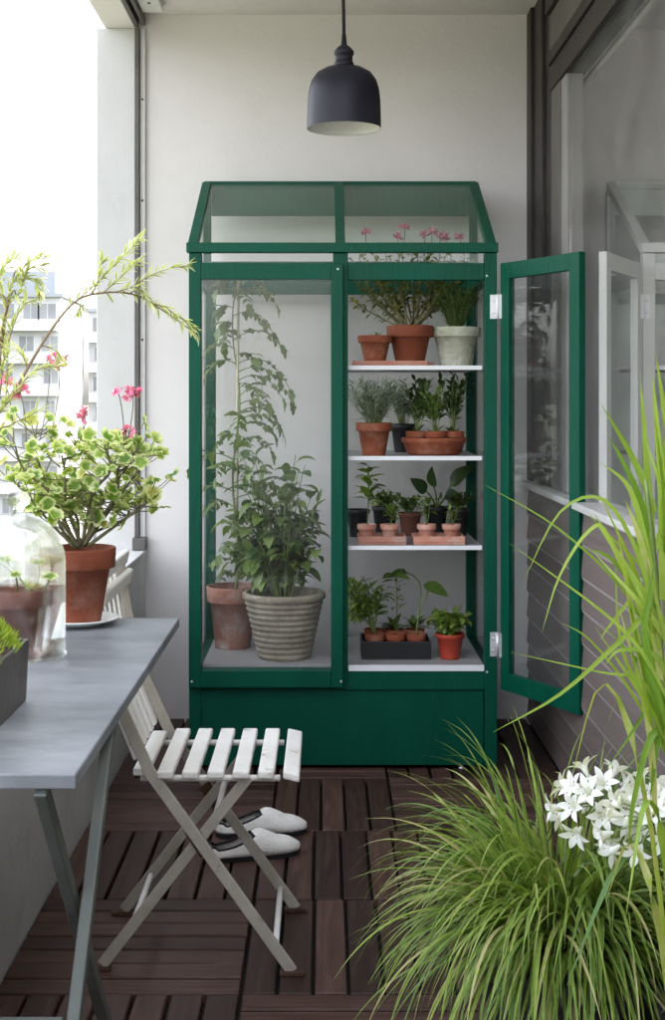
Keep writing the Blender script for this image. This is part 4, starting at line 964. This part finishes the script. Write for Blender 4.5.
# ================================================================== SLIPPERS
def slipper():
    root = thing('slipper', '', 'slipper', (0, 0, 0), 'white slippers on the deck')
    def outline(u):                                                   # half width along the foot, u = 0 heel .. 1 toe
        return 0.034 + 0.013 * math.sin(PI * min(1, u * 1.15 - 0.15)) if u > 0.12 else 0.034
    def hw(u):
        w_ = 0.035 + 0.0105 * min(1.0, max(0.0, (u - 0.25) / 0.42))
        if u < 0.14: w_ *= math.sqrt(max(0.0, 1 - ((0.14 - u) / 0.14) ** 2))
        if u > 0.66: w_ *= max(0.0, 1 - ((u - 0.66) / 0.34) ** 2.5) ** (1 / 2.3)
        return max(w_, 0.001)
    Ln = 0.265; n = 28
    sole = MB(); vs, fs = [], []
    us = [0.5 - 0.5 * math.cos(PI * i / n) for i in range(n + 1)]
    for z in (0.0, 0.012):
        for u in us: vs += [(u * Ln, -hw(u) - 0.003, z), (u * Ln, hw(u) + 0.003, z)]
    m_ = 2 * (n + 1)
    for i in range(n):
        a = 2 * i; fs += [(a, a + 1, a + 3, a + 2)[::-1], (m_ + a, m_ + a + 1, m_ + a + 3, m_ + a + 2), (a, a + 2, m_ + a + 2, m_ + a), (a + 1, m_ + a + 1, m_ + a + 3, a + 3)]
    sole.add(vs, fs, smooth=False); sole.build('sole', M['black_felt'], root, local=True)
    up, trim, ins = MB(), MB(), MB()
    # upper: closed over the toes, low walls round the heel
    k = 12; vs, fs = [], []
    rimL, rimR = [], []
    for i, u in enumerate(us):
        top = 0.022 + 0.036 * math.exp(-((u - 0.55) / 0.22) ** 2) + (0.010 if u < 0.1 else 0)
        if u > 0.70: top = max(top, 0.036) * max(0.3, 1 - ((u - 0.70) / 0.30) ** 2.6 * 0.7)
        op = 0.0 if u > 0.54 else min(1.0, math.sqrt(max(0, 1 - (max(0, u - 0.30) / 0.24) ** 2)))   # width of the opening
        if u < 0.05: op = u / 0.05
        h_ = hw(u)
        for j in range(k + 1):
            if op > 0:
                # walls only, folded up from both sides
                s = j / k
                side = -1 if s < 0.5 else 1
                e = abs(s - 0.5) * 2                                   # 1 at the sole, 0 at the rim
                yy = side * (h_ * (1 - 0.02) - (1 - e) ** 1.5 * h_ * (1 - 0.80 * op) * 0.9); zz = 0.012 + top * 0.85 * math.sin((1 - e) * PI / 2)
            else:
                an = PI * j / k; yy = -h_ * math.cos(an); zz = 0.012 + top * math.sin(an) ** 0.8
            vs.append((u * Ln, yy, zz))
        mid = k // 2
        if op > 0: rimL.append(vs[-(k + 1) + mid - 1]); rimR.append(vs[-(k + 1) + mid + 1])
    for i in range(n):
        for j in range(k):
            if us[i + 1] <= 0.545 and us[i] >= 0.0 and j in (k // 2 - 1, k // 2): continue
            a = i * (k + 1) + j; fs.append((a, a + 1, a + k + 2, a + k + 1))
    up.add(vs, fs, smooth=True); uo = up.build('upper', M['felt'], root, local=True)
    so = uo.modifiers.new('thick', 'SOLIDIFY'); so.thickness = 0.003; so.offset = -1
    loop = rimL + rimR[::-1]; loop = loop + [loop[0]]
    trim.tube(loop, 0.0042, 6, False); trim.build('trim', M['black_felt'], root, local=True)
    vs = [(u * Ln, y_, 0.0145) for u in us for y_ in (-hw(u) * 0.93, hw(u) * 0.93)]
    ins.add(vs, [(2 * i, 2 * i + 1, 2 * i + 3, 2 * i + 2) for i in range(n)]); ins.build('insole', M['black_felt'], root, local=True)
    return root
s1 = slipper(); s1['label'] = 'white felt slipper with black trim, the one nearer the chair legs'
c = A(256, 852, 357); s1.location = (A(206, 862, 364).x, A(206, 862, 364).y, 0.001); s1.rotation_euler = (0, 0, R(17))
s2 = copy_tree(s1); s2['label'] = 'white felt slipper with black trim, the one nearer the greenhouse'
s2.location = (A(215, 838, 346).x, A(215, 838, 346).y + 0.02, 0.001); s2.rotation_euler = (0, 0, R(9))

# ================================================================== PENDANT LAMP
S = 330.0; LP = A(344, 136, S); rl_ = 37.0 / S; zb = H + (CY - 129) / S
t = thing('pendant_lamp', 'slate grey bell shaped pendant lamp hanging on a black cord', 'lamp', (LP.x, F / S, zb))
lc = V((LP.x, F / S, zb)); hb = 62 / S
outp = [(rl_, 0.0), (rl_ * 1.0, 0.02), (rl_ * 0.985, hb * 0.45), (rl_ * 0.955, hb * 0.62), (rl_ * 0.88, hb * 0.77), (rl_ * 0.74, hb * 0.89), (rl_ * 0.52, hb * 0.965), (rl_ * 0.26, hb)]
m = MB(); m.lathe(outp + [(0.0, hb + 0.001)], lc, 64, cap=False); sh = m.build('shade', M['lamp'], t)
m = MB(); m.lathe([(rl_ - 0.0002, 0.0005)] + [(r_ - 0.004, z_ + (-0.003 if i else 0.0005)) for i, (r_, z_) in enumerate(outp)] + [(0.0, hb - 0.004)], lc, 64, cap=False); m.build('lining', M['lamp_in'], sh)
m = MB(); m.lathe([(0.030, hb - 0.004), (0.030, hb + 0.010), (0.026, hb + 0.014), (0.026, hb + 0.034), (0.030, hb + 0.036), (0.030, hb + 0.046), (0.020, hb + 0.058), (0.009, hb + 0.066), (0.006, hb + 0.10), (0.0, hb + 0.10)], lc, 32); m.build('socket_cap', M['lamp'], t)
m = MB(); m.tube([lc + V((0, 0, hb + 0.095)), lc + V((-0.004, 0, hb + 0.3)), V((LP.x, F / S, ZC - 0.03))], 0.0055, 8); m.build('cord', M['cord'], t)
m = MB(); m.lathe([(0.045, 0.0), (0.045, -0.02), (0.03, -0.03), (0, -0.03)], (LP.x, F / S, ZC - 0.0005), 24); m.build('ceiling_rose', M['lamp'], t)
m = MB(); m.lathe([(0.0, 0.045), (0.018, 0.05), (0.028, 0.07), (0.026, 0.095), (0.014, 0.12), (0.014, 0.145), (0, 0.145)], lc, 20); m.build('bulb', M['lamp_in'], t)

# ================================================================== FOREGROUND GREENERY
q = random.Random(8)
P = V((0.415, 2.27, 0.0)); PT = 0.345
t = thing('potted_grass', 'dense mound of arching green grass in a grey planter on the deck', 'ornamental grass', P)
m = MB(); m.lathe([(0, 0), (0.115, 0), (0.12, 0.01), (0.150, PT - 0.03), (0.155, PT - 0.03), (0.157, PT), (0.14, PT), (0.138, PT - 0.04), (0, PT - 0.04)], P, 48); m.build('pot', M['concrete_pot'], t)
lf = MB()
def grass(lf, c, n, r0, Lm, LM, el0, el1, W, g, amin=0, amax=2 * PI):
    for i in range(n):
        a = q.uniform(amin, amax); el = R(q.uniform(el0, el1)); L = q.uniform(Lm, LM); rr = r0 * math.sqrt(q.random())
        p = c + V((rr * math.cos(a + q.uniform(-0.8, 0.8)), rr * math.sin(a + q.uniform(-0.8, 0.8)), q.uniform(-0.01, 0.02)))
        d = V((math.cos(a) * math.cos(el), math.sin(a) * math.cos(el), math.sin(el))); pts = [p.copy()]; k = 11; tw = V((q.uniform(-0.25, 0.25), q.uniform(-0.25, 0.25), 0))
        gg = g * q.uniform(0.6, 1.35)
        for j in range(k):
            p = p + d * (L / k); pts.append(p.copy()); d = (d + V((0, 0, -gg * (0.5 + 1.2 * j / k) / k)) + tw / k).normalized()
        sgn = 1 if q.random() < 0.5 else -1
        lf.blade(pts, W * q.uniform(0.6, 1.2), q.random(), V((math.cos(a) * 0.8, math.sin(a) * 0.8, 0.9)) + rdir(q) * 0.5, 0.35, k)
grass(lf, P + V((0, 0, PT)), 560, 0.10, 0.22, 0.41, 38, 84, 0.0084, 2.4)
grass(lf, P + V((0, 0, PT)), 180, 0.09, 0.25, 0.41, 25, 65, 0.0084, 2.2, R(120), R(260))
grass(lf, P + V((0, 0, PT)), 260, 0.11, 0.28, 0.46, 25, 75, 0.0084, 2.6, R(215), R(340))
lf.build('foliage', M['l_grass'], t)

P = V((0.645, 2.18, 0.0)); PT = 0.34
t = thing('potted_agapanthus', 'white flowering agapanthus in a grey planter beside the grass', 'flower', P)
m = MB(); m.lathe([(0, 0), (0.09, 0), (0.095, 0.01), (0.118, PT - 0.02), (0.124, PT), (0.112, PT), (0.108, PT - 0.04), (0, PT - 0.04)], P, 40); m.build('pot', M['concrete_pot'], t)
lf = MB(); c0 = P + V((0, 0, PT - 0.03))
for i in range(34):
    a = q.uniform(0, 2 * PI); L = q.uniform(0.30, 0.42); d = V((math.cos(a), math.sin(a), 0)); rr = 0.06 * q.random()
    if d.x > 0.2: d.x *= 0.3
    p0 = c0 + d * rr
    lf.blade([p0, p0 + d * L * 0.25 + V((0, 0, L * 0.6)), p0 + d * L * 0.62 + V((0, 0, L * 0.68)), p0 + d * L * 0.95 + V((0, 0, L * q.uniform(0.1, 0.5)))], q.uniform(0.014, 0.02), q.random(), V((d.x, d.y, 1)), 0.3, 12)
# broad dark leaves low in front
for i in range(9):
    e_ = A(q.uniform(560, 665), q.uniform(960, 1030), 640); p0 = c0 + V((q.uniform(-0.05, 0.0), -0.05, 0))
    lf.blade([p0, p0.lerp(e_, 0.5) + V((0, 0, 0.06)), e_], 0.024, q.random() * 0.5, V((0, -0.5, 1)), 0.3, 12)
lf.build('foliage', M['l_agap'], t)
def umbel(px, py, s, n, rad, seed):
    q2 = random.Random(seed); c = A(px, py, s); st = MB()
    st.tube(spline([c0, c0.lerp(c, 0.5) + V((0.03, 0, 0.02)), c], 10), 0.0045, 8)
    heads = []
    for i in range(n):
        z_ = 1 - 1.55 * (i + 0.5) / n; a = i * 2.4; s_ = math.sqrt(max(0, 1 - z_ * z_))
        d = (V((s_ * math.cos(a), s_ * math.sin(a), z_)) + rdir(q2) * 0.22).normalized(); ln = rad * q2.uniform(0.75, 1.05)
        e_ = c + d * ln + V((0, 0, -0.004)); st.tube(bez(c, c + d * ln * 0.5 + V((0, 0, 0.008)), e_, 5), 0.0013, 5); heads.append((e_, d))
    so = st.build('flower_stalk', M['stem'], t)
    for (e_, d) in heads:
        f = MB(); d = (d + V((0, 0, -0.15))).normalized(); a = d.cross(V((0.1, 0.2, 1))).normalized(); b = d.cross(a)
        if q2.random() < 0.12:
            f.ball(e_ + d * 0.006, 0.004, 0.004, 0.009, 8, 5, 0.5); f.build('bud', M['bud'], so); continue
        tl = 0.017
        ring = [[e_ + d * tl * u + (a * math.cos(2 * PI * k / 8) + b * math.sin(2 * PI * k / 8)) * (0.0022 + 0.0045 * u) for k in range(8)] for u in (0, 0.5, 1)]
        f.add(sum(ring, []), [(i * 8 + k, i * 8 + (k + 1) % 8, i * 8 + 8 + (k + 1) % 8, i * 8 + 8 + k) for i in range(2) for k in range(8)], r=0.5, smooth=True)
        for k in range(6):
            an = 2 * PI * k / 6 + q2.uniform(-0.1, 0.1); rd = a * math.cos(an) + b * math.sin(an)
            f.leaf(e_ + d * (tl - 0.002) + rd * 0.005, d * 0.75 + rd * 0.8, d - rd * 0.6, q2.uniform(0.021, 0.028), 0.0118, 'ovate', -0.9 if False else 0.9, 0.15, 5, q2.random())
        f.build('flower', M['petal'], so)
umbel(600, 806, 640, 24, 0.058, 1)
umbel(654, 826, 690, 24, 0.060, 2)

P = V((0.485, 1.70, 0.0)); PT = 0.34
t = thing('potted_strap_plant', 'tall lime green strap leaved plant close beside the window wall', 'plant', P)
m = MB(); m.lathe([(0, 0), (0.09, 0), (0.095, 0.01), (0.115, PT - 0.02), (0.122, PT), (0.11, PT), (0.106, PT - 0.04), (0, PT - 0.04)], P, 40); m.build('pot', M['concrete_pot'], t)
lf, st = MB(), MB(); S = 785
c0 = P + V((0, 0, PT - 0.04))
def sl(pts, W, s=S, r=None, face=(0.1, -1, 0.3)):
    lf.blade([A(*p, s + (p2 if False else 0)) for p in pts for p2 in (0,)], W, q.random() if r is None else r, face, 0.3, 16)
for (pts) in (((700, 1010), (676, 760), (662, 660), (656, 568), (646, 480)), ((705, 1010), (684, 780), (668, 640), (660, 520)), ((712, 1010), (694, 800), (676, 690), (655, 600), (640, 540))):
    st.tube(spline([A(*p, S) for p in pts], 20), [0.004 - 0.002 * k / 20 for k in range(21)][:len(spline([A(*p, S) for p in pts], 20))] + [0.002] * max(0, len(spline([A(*p, S) for p in pts], 20)) - 21), 8)
    
leaves = [(((656, 600), (650, 520), (645, 440), (640, 376)), 0.016), (((660, 640), (648, 560), (630, 490), (600, 462)), 0.014), (((662, 600), (662, 500), (657, 430), (652, 370)), 0.016), (((655, 560), (640, 500), (622, 460), (608, 436)), 0.012), (((668, 560), (672, 470), (664, 410), (655, 350)), 0.016), (((656, 660), (640, 600), (612, 560), (585, 548)), 0.013), (((660, 680), (652, 600), (640, 540), (625, 500)), 0.018), (((664, 700), (655, 640), (650, 560), (655, 500)), 0.02),
          (((668, 700), (640, 650), (600, 610), (509, 543)), 0.008), (((665, 690), (630, 600), (560, 530), (480, 482)), 0.006), (((668, 690), (650, 618), (621, 640), (560, 694), (493, 732)), 0.011), (((660, 650), (640, 560), (604, 500), (560, 512), (521, 586)), 0.008), (((660, 660), (610, 540), (590, 530), (560, 575), (542, 632)), 0.008), (((668, 720), (640, 680), (600, 672), (510, 652)), 0.006), (((668, 730), (645, 640), (650, 595), (655, 560)), 0.012), (((666, 640), (650, 600), (640, 590), (610, 625), (600, 640)), 0.010), (((670, 740), (640, 690), (620, 640), (615, 560)), 0.009),
          (((672, 720), (655, 690), (640, 720), (606, 770)), 0.010), (((672, 740), (652, 735), (634, 800), (628, 850)), 0.013), (((672, 720), (662, 715), (655, 760), (650, 800)), 0.014), (((672, 690), (655, 655), (620, 650), (605, 665)), 0.01), (((670, 760), (630, 690), (590, 640), (560, 622)), 0.006), (((672, 560), (668, 520), (658, 540), (645, 600)), 0.013), (((690, 700), (672, 560), (664, 480), (668, 400)), 0.018), (((690, 720), (668, 640), (640, 560), (636, 470)), 0.014)]
for (pts, W) in leaves: sl(pts, W * 0.74, S + q.uniform(-45, 30), None, (q.uniform(-0.3, 0.3), -1, q.uniform(0.1, 0.6)))
for i in range(20):
    px, py = q.uniform(585, 668), q.uniform(400, 640); b0 = q.uniform(650, 690); y0_ = py + q.uniform(90, 220)
    lf.blade([A(b0, y0_, S), A(b0 * 0.6 + px * 0.4 + q.uniform(-6, 12), y0_ * 0.55 + py * 0.45, S + q.uniform(-20, 20)), A(px, py, S + q.uniform(-50, 40))], q.uniform(0.005, 0.012), q.random(), (q.uniform(-0.4, 0.4), -1, q.uniform(0.1, 0.6)), 0.3, 12)
for i in range(14):
    a = q.uniform(0, 2 * PI); L = q.uniform(0.35, 0.6); d = V((math.cos(a), math.sin(a), 0)); p0 = c0 + d * 0.03
    if d.x < 0: d.x *= 0.3
    lf.blade([p0, p0 + d * L * 0.2 + V((0, 0, L * 0.7)), p0 + d * L * 0.5 + V((0, 0, L * 1.0)), p0 + d * L * 0.75 + V((0, 0, L * 0.75))], 0.014, q.random(), V((d.x, d.y, 1)), 0.3, 12)
st.build('stem', M['stem'], t); lf.build('foliage', M['l_lime'], t)

# ================================================================== APARTMENT BLOCK ACROSS THE STREET
def block(label, x0, x1, yf, z0, z1, floors, cols, gap_seed, roof):
    q3 = random.Random(gap_seed)
    t = thing('apartment_building', label, 'building', ((x0 + x1) / 2, yf, z0))
    MB().box(x0, x1, yf, yf + 12, z0, z1).build('wall', M['facade'], t)
    MB().box(x0 - 0.3, x1 + 0.3, yf - 0.4, yf + 12.3, z1 + 0.005, z1 + 0.35).build('roof', M['roofing'], t)
    if roof: MB().box(x0 + 1, x1 - 1, yf + 2.5, yf + 11, z1 + 0.355, z1 + 2.6).build('penthouse', M['roofing'], t)
    fh = 3.0
    for f_ in range(floors):
        zz = z1 - fh * (f_ + 1)
        MB().box(x0 + 0.2, x1 - 0.2, yf - 1.0, yf - 0.005, zz - 0.15, zz + 0.85).build('balcony', M['facade'], t)
        for c_ in range(cols):
            cxx = x0 + (x1 - x0) * (c_ + 0.5) / cols + q3.uniform(-0.25, 0.25)
            if q3.random() < 0.22: continue
            wv = q3.choice((0.55, 0.8, 0.9))
            w_ = MB(); w_.box(cxx - wv, cxx + wv, yf - 0.06, yf - 0.002, zz + 0.9, zz + 2.45); wo = w_.build('window', M['facade'], t)
            for sg in (-1, 1): MB().box(cxx + min(0, sg * (wv - 0.1)) + 0.04, cxx + max(0, sg * (wv - 0.1)) - 0.04, yf - 0.075, yf - 0.062, zz + 1.0, zz + 2.38).build('pane', M['facade_win'], wo)
block('white apartment block with rows of balconies seen past the parapet', -44, -24.5, 125, -16.5, 10.6, 8, 10, 4, True)
block('plain white apartment block set back beside the other block', -24.0, -8, 137, -15, 10.0, 8, 9, 9, False)

# ================================================================== LIGHT, SKY, CAMERA
SUN_EL, SUN_AZ = R(42), R(84)                                        # azimuth clockwise from +Y: over the roof of the house, so the balcony lies in open shade
world = bpy.data.worlds.new('World'); scene.world = world; world.use_nodes = True
nt = world.node_tree; nt.nodes.clear()
out = nt.nodes.new('ShaderNodeOutputWorld'); bg = nt.nodes.new('ShaderNodeBackground'); sky = nt.nodes.new('ShaderNodeTexSky')
sky.sky_type = 'NISHITA'; sky.sun_disc = False; sky.sun_elevation = SUN_EL; sky.sun_rotation = SUN_AZ
sky.dust_density = 4.0; sky.air_density = 1.0; sky.ozone_density = 1.0
hs = nt.nodes.new('ShaderNodeHueSaturation'); hs.inputs['Saturation'].default_value = 0.30
nt.links.new(sky.outputs[0], hs.inputs['Color']); nt.links.new(hs.outputs[0], bg.inputs[0]); nt.links.new(bg.outputs[0], out.inputs[0])
bg.inputs[1].default_value = 0.15
sd = bpy.data.lights.new('sun', 'SUN'); sd.energy = 1.0; sd.angle = R(15); sd.color = (1.0, 0.96, 0.90)
so = bpy.data.objects.new('sun', sd); col.objects.link(so)
dv = V((math.sin(SUN_AZ) * math.cos(SUN_EL), math.cos(SUN_AZ) * math.cos(SUN_EL), math.sin(SUN_EL)))
so.rotation_euler = dv.to_track_quat('Z', 'Y').to_euler(); so.location = (-3, -3, 6)

cam = bpy.data.cameras.new('camera'); co = bpy.data.objects.new('camera', cam); col.objects.link(co)
co.location = (0, 0, H); co.rotation_euler = (R(90), 0, 0)
cam.sensor_fit = 'HORIZONTAL'; cam.sensor_width = 36; cam.lens = 36 * F / 665
cam.shift_x = (332.5 - CX) / 665; cam.shift_y = (CY - 510) / 665
cam.clip_start = 0.05; cam.clip_end = 6000
scene.camera = co
vs_ = scene.view_settings; vs_.view_transform = 'Standard'; vs_.look = 'None'; vs_.exposure = 3.1; vs_.gamma = 1; vs_.use_curve_mapping = False
cy = scene.cycles
cy.use_denoising = True; cy.max_bounces = 12; cy.diffuse_bounces = 6; cy.glossy_bounces = 5; cy.transmission_bounces = 10; cy.transparent_max_bounces = 32
cy.sample_clamp_indirect = 6.0; cy.caustics_reflective = False; cy.caustics_refractive = True
